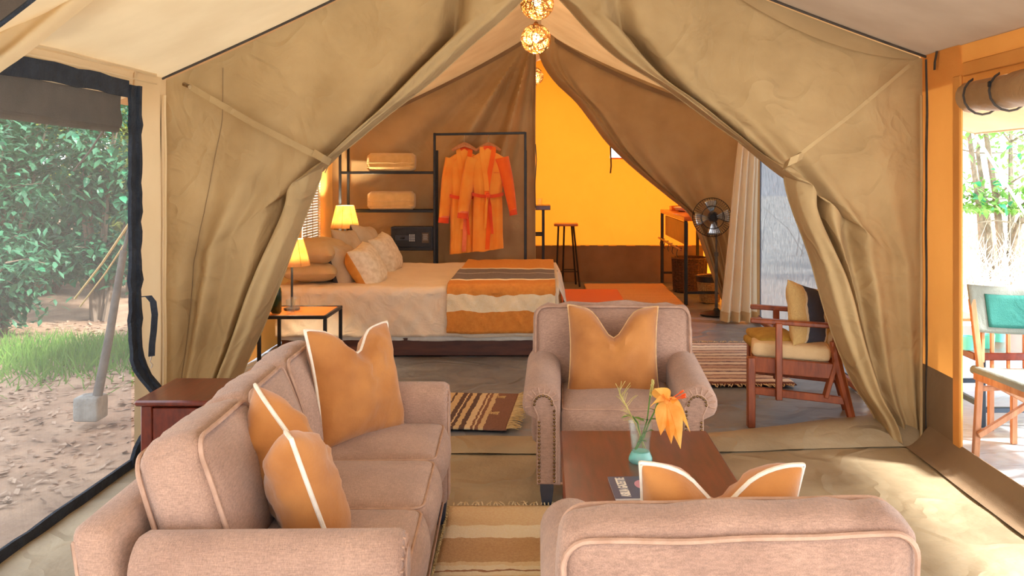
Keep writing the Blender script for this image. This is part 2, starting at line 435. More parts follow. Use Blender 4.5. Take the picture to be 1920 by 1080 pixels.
M_navy = mat('navy_cushion', srgb(62, 66, 80), .92, srgb(48, 52, 64), 10, .3, 200)
M_straw = mat('straw_cushion', srgb(208, 178, 116), .92, srgb(190, 158, 96), 10, .3, 200)
M_mustard = mat('mustard_blanket', srgb(188, 148, 62), .95, srgb(164, 124, 44), 14, .5, 160)
M_calico = mat('calico', srgb(226, 196, 150), .92, srgb(212, 180, 134), 5, .3, 200)
M_cover = mat('magazine_cover', srgb(72, 82, 116), .35, srgb(58, 66, 98), 5)
M_paper = mat('paper', srgb(238, 232, 224), .7, srgb(226, 220, 210), 10)
M_pinkprint = mat('pink_print', srgb(206, 150, 170), .4, srgb(188, 126, 150), 14)
M_keys = mat('pale_keys', srgb(190, 196, 200), .4, srgb(170, 176, 182), 20)
M_fringe = mat('cream_fringe', srgb(230, 208, 170), .95, srgb(200, 174, 130), 30)
M_fringe2 = mat('straw_fringe', srgb(214, 184, 128), .95, srgb(186, 152, 98), 30)
M_seam = mat('dark_seam', srgb(74, 66, 58), .9, srgb(58, 50, 44), 20)
M_rollflap = mat('rolled_flap', srgb(168, 136, 100), .5, srgb(150, 118, 84), 5, .2, 200, wr=.3, wscale=5)
M_liner = mat('black_liner', srgb(44, 44, 48), .5, srgb(32, 32, 36), 10)
# ------------------------------------------------------------------ the setting: tent shell
D1, D2, D3 = 5.07, 9.95, 12.6           # front partition, back partition, bathroom end wall
XL, XR = -2.12, 2.11                     # living-room walls
BL, BR = -2.35, 2.20                     # bedroom walls
RX, RZ = -.04, 3.12                      # ridge
def roofz(x, y=5.0):
    if x < RX: t = (RX-x)/(RX-XL); return RZ-(RZ-2.03)*t**(.84 if t < 1 else .9)
    t = (x-RX)/(XR-RX); return RZ-(RZ-2.15)*t**.78
def roof(x0, x1, name, ya, yb, m):
    def f(u, v):
        x = lerp(x0, x1, u); y = lerp(ya, yb, v)
        sag = -.035*math.sin(PI*u)*abs(math.sin(PI*(y-5.07)/4.1))+.012*nz(x*1.3, y*.9, 3)
        return (x, y, roofz(x, y)+.004+sag*(1 if .02 < u < .98 else 0))
    o = MB().grid(f, 26, 40).build(name, m); o['kind'] = 'structure'; return o
M_roofR = mat('shaded_roof_canvas', srgb(174, 151, 126), .95, srgb(162, 139, 115), 3, .25, 500, transl=.05, wr=.15, wscale=1.4)  # same canvas as the left slope, its shade put into a greyer colour
M_roofB = mat('lamp_tinted_roof_canvas', srgb(186, 142, 92), .95, srgb(172, 128, 80), 3, .25, 500, transl=.17, wr=.15, wscale=1.4)  # same roof canvas, the pendants' warm light put into its colour
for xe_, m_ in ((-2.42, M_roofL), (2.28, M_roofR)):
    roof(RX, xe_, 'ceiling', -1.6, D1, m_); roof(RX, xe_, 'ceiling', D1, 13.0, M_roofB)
def struct(mb, name, m, **k):
    o = mb.build(name, m, **k); o['kind'] = 'structure'; return o

# floors: front canvas, rear groundsheet, both a little rucked
def wrk(x, y, a, s): return a*(nz(x*s, y*s*2.2, 1)+.6*nz(x*s*2.6+3, y*s*3, 5))
struct(MB().grid(lambda u, v: (lerp(-2.14, 2.13, u), lerp(.6, 5.02, v), -.004+wrk(lerp(-2.14, 2.13, u), lerp(.6, 5.02, v), .006, 1.6)), 90, 110), 'floor', M_floorL)
struct(MB().grid(lambda u, v: (lerp(-2.12-.30*sstep(5.1, 6.3, lerp(5.0, 13.0, v)), 2.22, u), lerp(5.0, 13.0, v), -.008+wrk(lerp(-2.4, 2.22, u), lerp(5, 13, v), .007, 1.5)), 90, 120), 'floor', M_floorB)
# turned-up hem along the foot of the front partition
def hem(u, v):
    x = lerp(-2.1, 2.08, u); r = sstep(.62, 1, u)
    y = lerp(4.84, 5.16, v)+r*lerp(.12, .30, v)
    z = .006+(.018+.10*r)*math.sin(PI*min(1, v*1.05))**.8*(1-.2*v)+.006*nz(x*4, v*3)
    return (x, y, max(.004, z))
o = MB().grid(hem, 80, 10).build('trim_1', M_floorL); o['kind'] = 'structure'

# smooth polyline sampling
def sampler(pts):
    pts = [Vector((p[0], p[1], 0)) for p in pts]
    fine = []
    for i in range(len(pts)-1):
        p0 = pts[max(i-1, 0)]; p1 = pts[i]; p2 = pts[i+1]; p3 = pts[min(i+2, len(pts)-1)]
        for k in range(10):
            t = k/10
            fine.append(.5*((2*p1)+(p2-p0)*t+(2*p0-5*p1+4*p2-p3)*t*t+(3*p1-p0-3*p2+p3)*t**3))
    fine.append(pts[-1]); L = [0]
    for a, b in zip(fine, fine[1:]): L.append(L[-1]+(b-a).length)
    def f(t):
        s = t*L[-1]
        lo, hi = 0, len(L)-1
        while hi-lo > 1:
            m = (lo+hi)//2
            if L[m] <= s: lo = m
            else: hi = m
        k = (s-L[lo])/max(1e-9, L[hi]-L[lo])
        return fine[lo].lerp(fine[hi], max(0, min(1, k)))
    f.length = L[-1]; return f
def drape(d, xo, inner, u0t, u0b, vt, rr, fold, seed, nu=150, nv=150, zo=None, valley=.13, zfloor=0.02, billow=0):
    E = sampler(inner); sg = 1 if xo > RX else -1
    xa = inner[0][0]; zo = zo or roofz(xo)
    Bo = Vector((xo, zfloor, 0)); Be = E(1)
    def surf(u, v):
        xt = lerp(xo, xa, u); T = Vector((xt, roofz(xt)-.01, 0))
        O = Vector((xo, lerp(zo-.01, zfloor, v), 0)); Ev = E(v)
        B = Bo.lerp(Be, u); T0 = Vector((xo, zo-.01, 0)); T1 = E(0)
        p = O.lerp(Ev, u)+T.lerp(B, v)-(T0.lerp(T1, u).lerp(Bo.lerp(Be, u), v))
        u0 = lerp(u0t, u0b, sstep(vt-.12, vt+.15, v)); tie = math.exp(-((v-vt)/.045)**2)
        y = 0
        r = rr*(.55+.45*sstep(0, .25, v))*(1-.45*tie)
        w = (u-u0)/(1-u0)
        if w > 0:
            y -= r*math.sin(PI*min(1, w)**.75)+.02*r/rr*math.sin(3*PI*w)*(1-tie)
            y += .09*max(0, w-.8)/.2
        y += valley*math.exp(-((u-u0+.012)/.026)**2)*sstep(.04, .2, v)*(1-.5*tie)
        env = sstep(0, .18, u)*(1-sstep(u0-.08, u0+.02, u))*sstep(0, .22, v)
        amp = fold*(.5+.9*math.exp(-((v-vt)/.25)**2))
        q = u*1.0+.05*nz(v*2.5, seed, 1)
        y -= env*amp*(math.sin(2*PI*3.3*q+seed)*.6+math.sin(2*PI*5.3*q+seed*2+1.3*v)*.18+.7*nz(u*5+seed, v*2.2, 2))
        y += .012*nz(p.x*3+seed, p.y*3, 7)*sstep(0, .1, u)+.006*nz(p.x*9+seed, p.y*9, 4)*sstep(0, .1, u)
        y -= billow*math.sin(PI*min(1, u/u0))*math.sin(PI*v)*(1 if u < u0 else 0)
        return (p.x, d+y, p.y)
    return MB().grid(surf, nu, nv), surf

pinL = [(1008, -214), (992, -40), (973, 0), (880, 82), (805, 150), (725, 212), (645, 277), (602, 302), (593, 335), (566, 405), (530, 500), (488, 610), (452, 690), (420, 780), (412, 826)]
pinR = [(1012, -214), (1032, -40), (1060, 0), (1145, 90), (1240, 152), (1320, 210), (1385, 257), (1440, 290), (1478, 304), (1479, 340), (1496, 400), (1525, 480), (1560, 600), (1604, 715), (1645, 780), (1660, 820)]
toxz = lambda L, d: [(X(a, d), Z(b, d)) for a, b in L]
org = Vector((-1.9, D1, 0))
mb, sL = drape(D1, XL, toxz(pinL, D1), .80, .70, .62, .12, .06, 2.3, valley=.22)
cl = thing('tent_curtain', 'long khaki canvas partition curtain tied back over the sofa side of the tent', 'curtain', org)
mb.off(org).build('cloth', M_canvas, cl)
# strap, its little buckle, hanging seams
a = P(352, 160, D1-.10)-org; b = P(606, 298, D1-.15)-org
mid = (a+b)/2+Vector((0, -.02, -.012))
MB().ribbon([a, a.lerp(mid, .5), mid, mid.lerp(b, .5), b], .034, (b-a).cross(Vector((0, 1, 0))), .004).build('tieback_strap', M_canvas, cl)
MB().ribbon([P(588, 286, D1-.16)-org, P(604, 296, D1-.2)-org, P(618, 304, D1-.13)-org, P(612, 318, D1-.06)-org], .04, (.4, 0, .9), .005).build('strap_end', M_canvas, cl)
MB().tube([P(345, 158, D1-.06)-org, P(356, 163, D1-.11)-org], .012, 6).build('buckle', M_brass, cl)
MB().tube([Vector(sL(.155, v/60))-org+Vector((0, -.004, 0)) for v in range(2, 60)], .0018, 5).build('seam', M_brownband, cl)
MB().tube([Vector(sL(1, v/60))-org for v in range(0, 61)], .005, 6).build('edge_hem', M_canvas, cl)

org = Vector((1.95, D1, 0))
mb, sR = drape(D1, XR, toxz(pinR, D1), .82, .66, .62, .11, .06, 5.1, zo=2.147, valley=.18)
cr_ = thing('tent_curtain', 'khaki canvas partition curtain tied back beside the amber post by the veranda opening', 'curtain', org)
mb.off(org).build('cloth', M_canvas, cr_)
a = P(1706, 122, D1-.08)-org; b = P(1478, 306, D1-.16)-org
MB().ribbon([a, a.lerp(b, .5)+Vector((0, -.01, -.01)), b], .02, (b-a).cross(Vector((0, 1, 0))), .004).build('tieback_strap', M_canvas, cr_)
MB().ribbon([P(1470, 312, D1-.10)-org, P(1480, 304, D1-.2)-org, P(1496, 296, D1-.19)-org, P(1506, 290, D1-.1)-org], .05, (.3, 0, .9), .005).build('strap_end', M_canvas, cr_)
MB().tube([Vector(sR(1, v/60))-org for v in range(0, 61)], .005, 6).build('edge_hem', M_canvas, cr_)
# sagging valance strip under the roof along the right curtain head
def val(u, v):
    x = lerp(.95, 2.08, u); s = math.sin(PI*u)**.7
    return (x-org.x, D1-.03-.05*v*s-org.y, roofz(x)-.015-v*.115*s)
MB().grid(val, 40, 6).build('valance', M_canvas2, cr_)
for nm, x0, x1, par in (('roof_seam', XL, RX-.05, 1), ('roof_seam', RX+.05, XR, 1)):
    o = MB().tube([(lerp(x0, x1, i/40), D1-.05, roofz(lerp(x0, x1, i/40))-.006) for i in range(41)], .007, 6).build('trim_2', M_seam); o['kind'] = 'structure'
for x, px in ((XL-.01, 312), (XR, 1731)):
    o = MB().tube([(x, D1-.06+.012*nz(z*.3, px), .03+z*.1) for z in range(0, 20 if x < 0 else 22)], .009, 6).build('trim_3', M_seam); o['kind'] = 'structure'
    o = MB().tube([(x-math.copysign(.035, x), D1-.07+.012*nz(z*.3, px+4), .03+z*.1) for z in range(0, 20)], .008, 6).build('trim_3', M_cream if x < 0 else M_canvas2); o['kind'] = 'structure'

# back partition
pbL = [(1004, 38), (1004, 110), (1003, 200), (1003, 320), (1003, 440), (1004, 560), (1004, 596)]
org = Vector((-1.2, D2, 0))
E = sampler(toxz(pbL, D2))
def bl(u, v):
    xt = lerp(BL, X(1004, D2), u); T = Vector((xt, roofz(xt)-.01, 0)); O = Vector((BL, lerp(roofz(BL), .01, v), 0))
    Ev = E(v); B = Vector((xt, .01, 0)); T0 = Vector((BL, roofz(BL), 0)); T1 = E(0)
    p = O.lerp(Ev, u)+T.lerp(B, v)-(T0.lerp(T1, u).lerp(B, v))
    # folds fan out from the apex
    ax = p.x-X(1004, D2); az = RZ-p.y; ang = math.atan2(-ax, max(.05, az))
    f = .15*math.sin(ang*19)*sstep(.1, .8, az)*math.exp(-(ang/.75)**2)*(1-.55*sstep(1.2, 2.4, az))
    f += .05*math.sin(ang*41+1)*sstep(.1, .8, az)*math.exp(-(ang/.6)**2)*(1-.6*sstep(1.2, 2.4, az))
    f += .09+.02*nz(p.x*1.6, p.y*1.6, 3)+.008*nz(p.x*5, p.y*5, 9)
    return (p.x-org.x, f, p.y)
cb = thing('tent_curtain', 'brown canvas partition hanging behind the robes and shelves with fanned folds', 'curtain', org)
MB().grid(bl, 130, 90).build('cloth', M_canvas2, cb)
MB().tube([(bl(1, v/30)) for v in range(31)], .006, 6).build('edge_hem', M_canvas2, cb)
MB().ribbon([(lerp(BL, X(1004, D2), i/30)-org.x, -.03, roofz(lerp(BL, X(1004, D2), i/30))-.03) for i in range(31)], .05, (0, 0, 1), .006).build('head_band', M_brownband, cb)
pbR = [(1006, 40), (1014, 92), (1040, 135), (1080, 175), (1110, 215), (1140, 256), (1190, 306), (1260, 366), (1296, 398), (1318, 455), (1345, 535), (1362, 575)]
org = Vector((1.9, D2, 0))
mb, sB = drape(D2, X(1388, D2), toxz(pbR, D2), .90, .80, .70, .05, .05, 1.2, 110, 90, zo=roofz(X(1388, D2)), valley=.05, zfloor=.01)
cb2 = thing('tent_curtain', 'shadowy brown canvas curtain swept aside in front of the amber bathroom wall', 'curtain', org)
mb.off(org).build('cloth', M_canvas2, cb2)
MB().tube([Vector(sB(1, v/40))-org for v in range(41)], .007, 6).build('edge_hem', M_canvas, cb2)
xx = [lerp(X(1010, D2), X(1388, D2), i/30) for i in range(31)]
MB().ribbon([(x-org.x, -.03, roofz(x)-.03-.05*math.sin(PI*i/30)) for i, x in enumerate(xx)], .05, (0, 0, 1), .006).build('head_band', M_brownband, cb2)
MB().tube([(X(1386, D2)-org.x, -.03, .02+i*.1) for i in range(20)], .012, 6).build('seam', M_seam, cb2)

# left wall of the living room: cream return strip, header, netting window
def wallgrid(x, y0, y1, z0, z1, amp=.006, n=30, sd=0, bulge=0):
    def f(u, v):
        y = lerp(y0, y1, u); z = lerp(z0, z1, v)
        return (x+amp*nz(y*2+sd, z*2, 2)*2+bulge*math.sin(PI*u)*math.sin(PI*v), y, z)
    return MB().grid(f, n, n)
struct(wallgrid(XL, 4.685, D1, 0, 2.05, .004), 'wall_left', M_cream)
struct(wallgrid(XL-.01, .9, 4.75, 1.955, 2.10, .004, 30), 'trim_4', M_cream)
struct(MB().tube([(XL+.012, y*.1, 2.035+.004*math.sin(y)) for y in range(9, 50)], .012, 6), 'trim_5', M_cream)
struct(MB().tube([(XL+.02, y*.1, 1.985+.004*nz(y*.2, 1)) for y in range(9, 50)], .006, 6), 'trim_5', M_cream)
w = MB().grid(lambda u, v: (XL-.006+.02*math.sin(PI*u)*math.sin(PI*v), lerp(.9, 4.66, u), lerp(.0, 1.96, v)), 20, 20).build('window_1', M_net); w['kind'] = 'structure'
def wavy(pts, wd, th, amp, sd, wdir):
    return MB().ribbon([Vector(p)+Vector(wdir)*amp*nz(i*.55, sd)+Vector((amp*.8*nz(i*.7, sd+5), 0, 0)) for i, p in enumerate(pts)], wd, wdir, th)
vb = [(XL+.012+(.10*math.exp(-((z*.05-.30)/.16)**2)), 4.645-(.0 if z > 14 else .0)+.09*math.exp(-((z*.05-.30)/.14)**2), z*.05) for z in range(0, 40)]
wavy(vb, .085, .018, .012, 3, (0, 1, 0)).build('window_frame', M_webbing, w)
wavy([(p[0]+.014, p[1]+.03, p[2]) for p in vb], .03, .02, .014, 9, (0, 1, 0)).build('window_frame', M_webbing, w)
wavy([(XL+.006, .9+i*.1, 1.925+.01*math.sin(i*.25)) for i in range(38)], .085, .012, .008, 5, (0, 0, 1)).build('window_frame', M_webbing, w)
wavy([(XL+.012, .9+i*.1, .018) for i in range(39)], .05, .014, .008, 7, (0, 0, 1)).build('window_frame', M_webbing, w)
fl = MB().grid(lambda u, v: (XL-.05+.012*nz(u*6, v*2), lerp(.9, 4.64, u), lerp(1.725+.01*math.sin(u*9), 1.90, v)), 40, 6).build('rolled_flap', M_flap, w)
MB().tube([(XL-.055, .9+i*.1, 1.73+.006*math.sin(i*.3)) for i in range(38)], .018, 8).build('flap_edge', M_flap, w)
# dangling toggle strap on the frame
st = thing('hanging_strap', 'dark webbing strap with a metal clip hanging beside the netting edge', 'strap', P(256, 560, 4.62)+Vector((.05, 0, 0)))
sp_ = [P(248, 556, 4.6), P(256, 555, 4.6), P(265, 566, 4.6), P(268, 590, 4.6), P(266, 620, 4.6), P(263, 645, 4.6), P(262, 668, 4.6)]
so_ = Vector(st.location)-Vector((.06, 0, 0))
MB().ribbon([p-so_ for p in sp_], .032, (.7, .7, 0), .005).build('webbing', M_webbing, st)
MB().tube([P(262, 668, 4.6)-so_, P(259, 678, 4.6)-so_, P(264, 684, 4.6)-so_, P(261, 690, 4.6)-so_], .003, 5).build('clip', M_chrome, st)
for k in (262, 267):
    s_ = MB().ribbon([P(k, 149, 4.9), P(k+1, 158, 4.9), P(k+2, 167, 4.9)], .012, (1, 0, 0), .004).build('trim_6', M_seam); s_['kind'] = 'structure'

# right wall of the living room: amber post strip, header, roll-up flap, low sill
struct(wallgrid(XR, 4.60, D1+.02, .44, 2.16, .004, 20, 4), 'wall_right', M_orange)
struct(wallgrid(XR, 4.68, D1+.02, .0, .44, .004, 12, 4), 'wall_right', M_brownband)
struct(MB().box((XR, 4.635, 1.05), (.02, .085, 1.9), .008), 'trim_7', M_orange)
struct(wallgrid(XR+.004, .9, D1, 1.955, 2.155, .004, 30, 6), 'trim_8', M_orange)
struct(MB().box((XR-.012, 2.65, 2.02), (.014, 3.8, .07), .005), 'trim_9', M_orange)
struct(MB().grid(lambda u, v: (XR-.14*(1-v)+.01*nz(u*8, v*3), lerp(.9, 4.98, u), .006+.11*v**2), 40, 8), 'trim_10', M_brownband)
struct(MB().box((XR+.01, 2.75, .055), (.03, 3.8, .11), .012), 'trim_10', M_brownband)
rf = thing('rolled_flap', 'brown canvas window flap rolled up under the eave above the veranda opening', 'flap', (XR+.05, 3.2, 1.885))
def rollr(i): return .088*(1-.16*math.exp(-((i-36)/1.2)**2)-.10*math.exp(-((i-33)/1.0)**2)+.03*nz(i*.5, 2))
MB().tube([(.012*nz(i*.3, 4), -2.3+i*.1, .01*nz(i*.4, 8)) for i in range(38)], [rollr(i) for i in range(38)], 18).build('roll', M_rollflap, rf)
for yy in (1.28, 1.02):
    MB().tube([(.094*math.cos(t*2*PI/16), yy, .094*math.sin(t*2*PI/16)) for t in range(16)], .006, 5, True).build('tie', M_seam, rf)
MB().box((-.092, 1.02, .03), (.012, .02, .03), .004).build('toggle', M_black, rf)
MB().ribbon([(-.06, 1.66, .27), (-.075, 1.65, .21), (-.07, 1.665, .17)], .02, (0, 1, 0), .005).build('loop', M_seam, rf)

# bedroom side walls
struct(MB().grid(lambda u, v: (lerp(-2.13, BL, sstep(5.1, 6.3, lerp(5.1, 8.75, u)))+.01*nz(lerp(5.1, 8.75, u)*2, v*3), lerp(5.1, 8.75, u), lerp(0, 1.98, v)), 30, 20), 'wall_left', M_orange)
struct(wallgrid(BL, 9.38, 13.0, 0, 1.95, .004, 14), 'wall_left', M_orange)
struct(wallgrid(BL, 8.75, 9.38, 0, .80, .004, 10), 'wall_left', M_orange)
struct(wallgrid(BL, 8.75, 9.38, 1.48, 1.95, .004, 10), 'wall_left', M_orange)
bs = MB()
for i in range(26): bs.box((0, 0, i*.027), (.008, .66, .019), .002)
bd = thing('cane_blind', 'pale slatted cane blind behind the far bedside lamp', 'blind', (BL+.02, 9.06, .80))
bs.build('slats', M_sheet, bd, kind='stuff')
for y in (-.22, 0, .22): MB().tube([(.008, y, -.01), (.008, y, .70)], .004, 5).build('cord', M_rope, bd)
struct(wallgrid(BR, 5.08, 6.2, 0, 2.12, .006, 12), 'wall_right', M_orange)
struct(wallgrid(BR, 6.2, 9.3, 1.93, 2.12, .004, 12), 'wall_right', M_orange)
struct(wallgrid(BR, 9.22, 9.95, 0, 2.12, .004, 12), 'wall_right', M_canvas2)
struct(wallgrid(BR, 9.95, 13.0, 0, 2.12, .004, 12), 'wall_right', M_orangeB)
w2 = MB().grid(lambda u, v: (BR-.012+.03*math.sin(PI*u)*math.sin(PI*v), lerp(6.2, 9.24, u), lerp(.02, 1.95, v)), 20, 16).build('window_2', M_net2 if 'M_net2' in globals() else netting('bedroom_netting', srgb(84, 102, 126), .92, .10)); w2['kind'] = 'structure'
MB().ribbon([(BR-.03, 7.0+.03*nz(i*.4, 2), .03+i*.1) for i in range(20)], .02, (0, 1, 0), .006).build('zip_seam', M_seam, w2)
wavy([(BR-.03, 6.2+i*.1, .03) for i in range(31)], .05, .014, .008, 7, (0, 0, 1)).build('window_frame', M_webbing, w2)
struct(MB().box((BR-.05, 7.7, .03), (.05, 3.0, .05), .01), 'trim_11', M_teak)

# bathroom end wall with its small window
wx0, wx1, wz0, wz1 = X(1144, D3), 1.42, Z(297, D3), Z(262, D3)
def bw(x0, x1, z0, z1, m, top=False, nm='wall_back'):
    def f(u, v):
        x = lerp(x0, x1, u); zt = roofz(x) if top else z1
        z = lerp(z0, zt, v)
        k = sstep(0, .12, u)*0+1
        return (x, D3+.03*nz(x*1.7+z*1.1, z*1.7, 2)+.018*nz((x+z)*4, (x-z)*1.5, 6), z)
    struct(MB().grid(f, 36, 30), nm, m)
bw(-2.4, wx0, .49, 3, M_orangeB, True); bw(wx0, wx1, wz1, 3, M_orangeB, True); bw(wx0, wx1, .49, wz0, M_orangeB)
bw(wx1, 2.3, .49, 3, M_orangeB, True); bw(-2.4, 2.3, -.06, .50, M_brownband)
w3 = MB().grid(lambda u, v: (lerp(wx0, wx1, u), D3+.01, lerp(wz0, wz1, v)), 4, 4).build('window_3', netting('bathroom_netting', srgb(206, 214, 204), .3)); w3['kind'] = 'structure'
MB().box(((wx0+wx1)/2, D3-.03, wz0), (wx1-wx0, .03, .02), .004).build('window_frame', M_orangeB, w3)
MB().ribbon([(wx0, D3-.04, wz1), (wx0+.01, D3-.05, 1.6), (wx0, D3-.05, 1.5)], .02, (1, 0, 0), .006).build('strap', M_seam, w3)

# ivory curtain by the bedroom netting
cu = thing('window_curtain', 'ivory cloth curtain gathered beside the grey bedroom netting', 'curtain', (1.96, 9.1, 0))
def cf(u, v):
    w_ = lerp(.085, .185, v**.6)*(1-.1*math.sin(PI*v)); x = lerp(-w_, w_, u)+lerp(.115, 0, v**.8)-.02
    return (x, .05*math.sin(u*2*PI*3.5+.5*v)*(.5+.5*v)+.01*nz(u*5, v*4), lerp(1.95, .015, v))
MB().grid(cf, 70, 40).build('cloth', M_curtain, cu)
MB().grid(lambda u, v: (lambda p: (p[0]*1.01, p[1]-.006, lerp(.11, .012, v)))(cf(u, .97+.03*v)), 70, 4).build('hem_band', M_calico, cu)

# front opening curtain, gathered at the upper left, with the dark fly behind it
fo = thing('front_curtain', 'rolled cream canvas door curtain sweeping across the upper left corner', 'curtain', P(60, 80, 3.45))
fo_ = Vector(fo.location)
e0 = [P(-230, 320, 3.5), P(-100, 225, 3.5), P(0, 142, 3.5), P(45, 110, 3.5), P(100, 66, 3.5), P(180, 0, 3.5), P(270, -78, 3.5), P(420, -210, 3.5)]
Es = sampler([(p.x, p.z) for p in e0])
def ff(u, v):
    p = Es(v); nrm = Vector((-.60, .80)); w_ = .19
    q = Vector((p.x, p.y))+nrm*(u*w_)
    y = 3.5-.10*math.sin(PI*u**.7)-.025*math.sin(u*11+.8*math.sin(v*4))+.10*u
    return Vector((q.x, y+.012*nz(u*4, v*6), q.y))-fo_
MB().grid(ff, 30, 50).build('cloth', M_cream, fo)
e2 = [P(-260, 240, 2.9), P(-120, 135, 2.9), P(0, 46, 2.9), P(60, 0, 2.9), P(150, -70, 2.9), P(260, -150, 2.9)]
E2 = sampler([(p.x, p.z) for p in e2])
def f2(u, v):
    p = E2(v); q = Vector((p.x, p.y))+Vector((-.60, .80))*(u*.16)
    return Vector((q.x, 2.9-.03*math.sin(PI*u)+.05*u, q.y))-fo_
MB().grid(f2, 8, 30).build('dark_lining', M_flap, fo)
MB().tube([Vector((E2(i/30).x, 2.9, E2(i/30).y))-fo_ for i in range(31)], .008, 6).build('lining_edge', M_webbing, fo)
# ------------------------------------------------------------------ upholstered seats with scroll arms
def arm_section(side, xo, zt, r, y0, y1, z_b=.10, slope=.05):
    # side -1 left / +1 right (local x). xo: outermost x of the scroll
    mb = MB(); xc = xo-side*r; xi = xc-side*r*.95; xs = xc+side*r*.25
    def ring(y, ins):
        zc = zt-r+slope*(y-y0)/(y1-y0); R = r-ins
        pts = [(xi+side*ins, z_b+ins), (xi+side*ins, z_b+.5*(zc-z_b)), (xi+side*ins, zc)]
        for k in range(1, 15):
            th = PI-k*(PI*1.28)/15
            pts.append((xc+side*R*math.cos(th), zc+R*math.sin(th)))
        pts += [(xs-side*ins, zc-r*.82), (xs-side*ins, zc-r*1.15), (xs-side*ins, z_b+ins)]
        return [(x, y, z) for x, z in pts]
    ys = [(y0, .016), (y0+.006, .006), (y0+.02, 0)]+[(lerp(y0+.02, y1-.02, i/8), 0) for i in range(1, 9)]+[(y1, .012)]
    V = []; F = []
    for y, ins in ys: V += ring(y, ins)
    n = len(ring(0, 0)); m = len(ys)
    for i in range(m-1):
        for k in range(n):
            l = (k+1) % n; q = (i*n+k, i*n+l, i*n+n+l, i*n+n+k)
            F.append(q if side > 0 else q[::-1])
    c0 = tuple(range(n)); c1 = tuple((m-1)*n+k for k in range(n))
    F.append(c0[::-1] if side > 0 else c0); F.append(c1 if side > 0 else c1[::-1])
    return mb.add(V, F), xi, xs, xc
def rect_loop(w, h, r, n=6):
    pts = []
    for cx_, cz, a0 in ((w/2-r, h/2-r, 0), (-w/2+r, h/2-r, PI/2), (-w/2+r, -h/2+r, PI), (w/2-r, -h/2+r, 3*PI/2)):
        for k in range(n+1):
            a = a0+k*PI/2/n; pts.append((cx_+r*math.cos(a), cz+r*math.sin(a)))
    out = []
    for i, p in enumerate(pts):
        q = pts[(i+1) % len(pts)]; L = math.hypot(q[0]-p[0], q[1]-p[1]); k = max(1, int(L/.04))
        for j in range(k): out.append((lerp(p[0], q[0], j/k), lerp(p[1], q[1], j/k)))
    return out
def back_cushion(w, h, th, seed, parent, M, ruck=.013):
    def fn(o, p):                                  # rucked boxing along the top and soft dents
        if abs(p[1]) < .85:
            o.z += ruck*math.sin(o.x*62+seed)*max(0, p[2])**3*(1-p[1]**2)*(.5+.5*nz(o.x*6, seed))
            o.x += .006*nz(o.z*14, seed, 3)*abs(p[0])**3
        o.y += .010*nz(o.x*5+seed, o.z*5, 4)
        return o
    c = MB().rbox((0, 0, 0), (w, th, h), .05, 16, (.012, .035, .018), fn, None).xf(M).build('back_cushion', M_tweed, parent)
    for sy in (-1, 1):
        lp = []
        for x, z in rect_loop(w-.045, h-.045, .055):
            p = Vector((x, sy*(th/2-.012+.006), z)); px_, pz = 2*x/w, 2*z/h
            p.y += .01*nz(x*5+seed, z*5, 4)+sy*.035*max(0, 1-px_*px_)*max(0, 1-pz*pz)
            k = 1.045 if True else 1
            p.x *= 1.045; p.z *= 1.05
            lp.append(M @ p)
        MB().tube(lp, .0068, 6, True).build('piping', M_pipe, c)
    return c
def seat_cushion(x0, x1, y0, y1, z0, z1, seed, parent):
    w, d, h = x1-x0, y1-y0, z1-z0; c0 = Vector(((x0+x1)/2, (y0+y1)/2, (z0+z1)/2))
    def fn(o, p):
        o.z += .004*nz(o.x*7+seed, o.y*7, 2)
        o.y -= .022*max(0, -p[1])**6*(1-p[2]**2)*(1-p[0]**4)
        return o
    c = MB().rbox(c0, (w, d, h), .035, 14, (.004, .012, .022), fn).build('seat_cushion', M_tweed, parent)
    for sz in (-1, 1):
        lp = [(c0.x+x*1.0, c0.y+y, c0.z+sz*(h/2-.010)) for x, y in rect_loop(w-.012, d-.012, .04)]
        MB().tube(lp, .0045, 6, True).build('piping', M_pipe, c)
    return c
def leg(x, y, parent, h=.10):
    V = []
    for z, q in ((h+.01, .030), (h-.02, .030), (0, .020)): V += [(x-q, y-q, z), (x+q, y-q, z), (x+q, y+q, z), (x-q, y+q, z)]
    F = [(3, 2, 1, 0), (8, 9, 10, 11)]
    F = [(0, 1, 2, 3), (11, 10, 9, 8)]
    for r_ in (0, 4):
        for k in range(4):
            l = (k+1) % 4; F.append((r_+k, r_+4+k, r_+4+l, r_+l))
    MB().add(V, F).build('leg', M_navyleg, parent, True, 30)
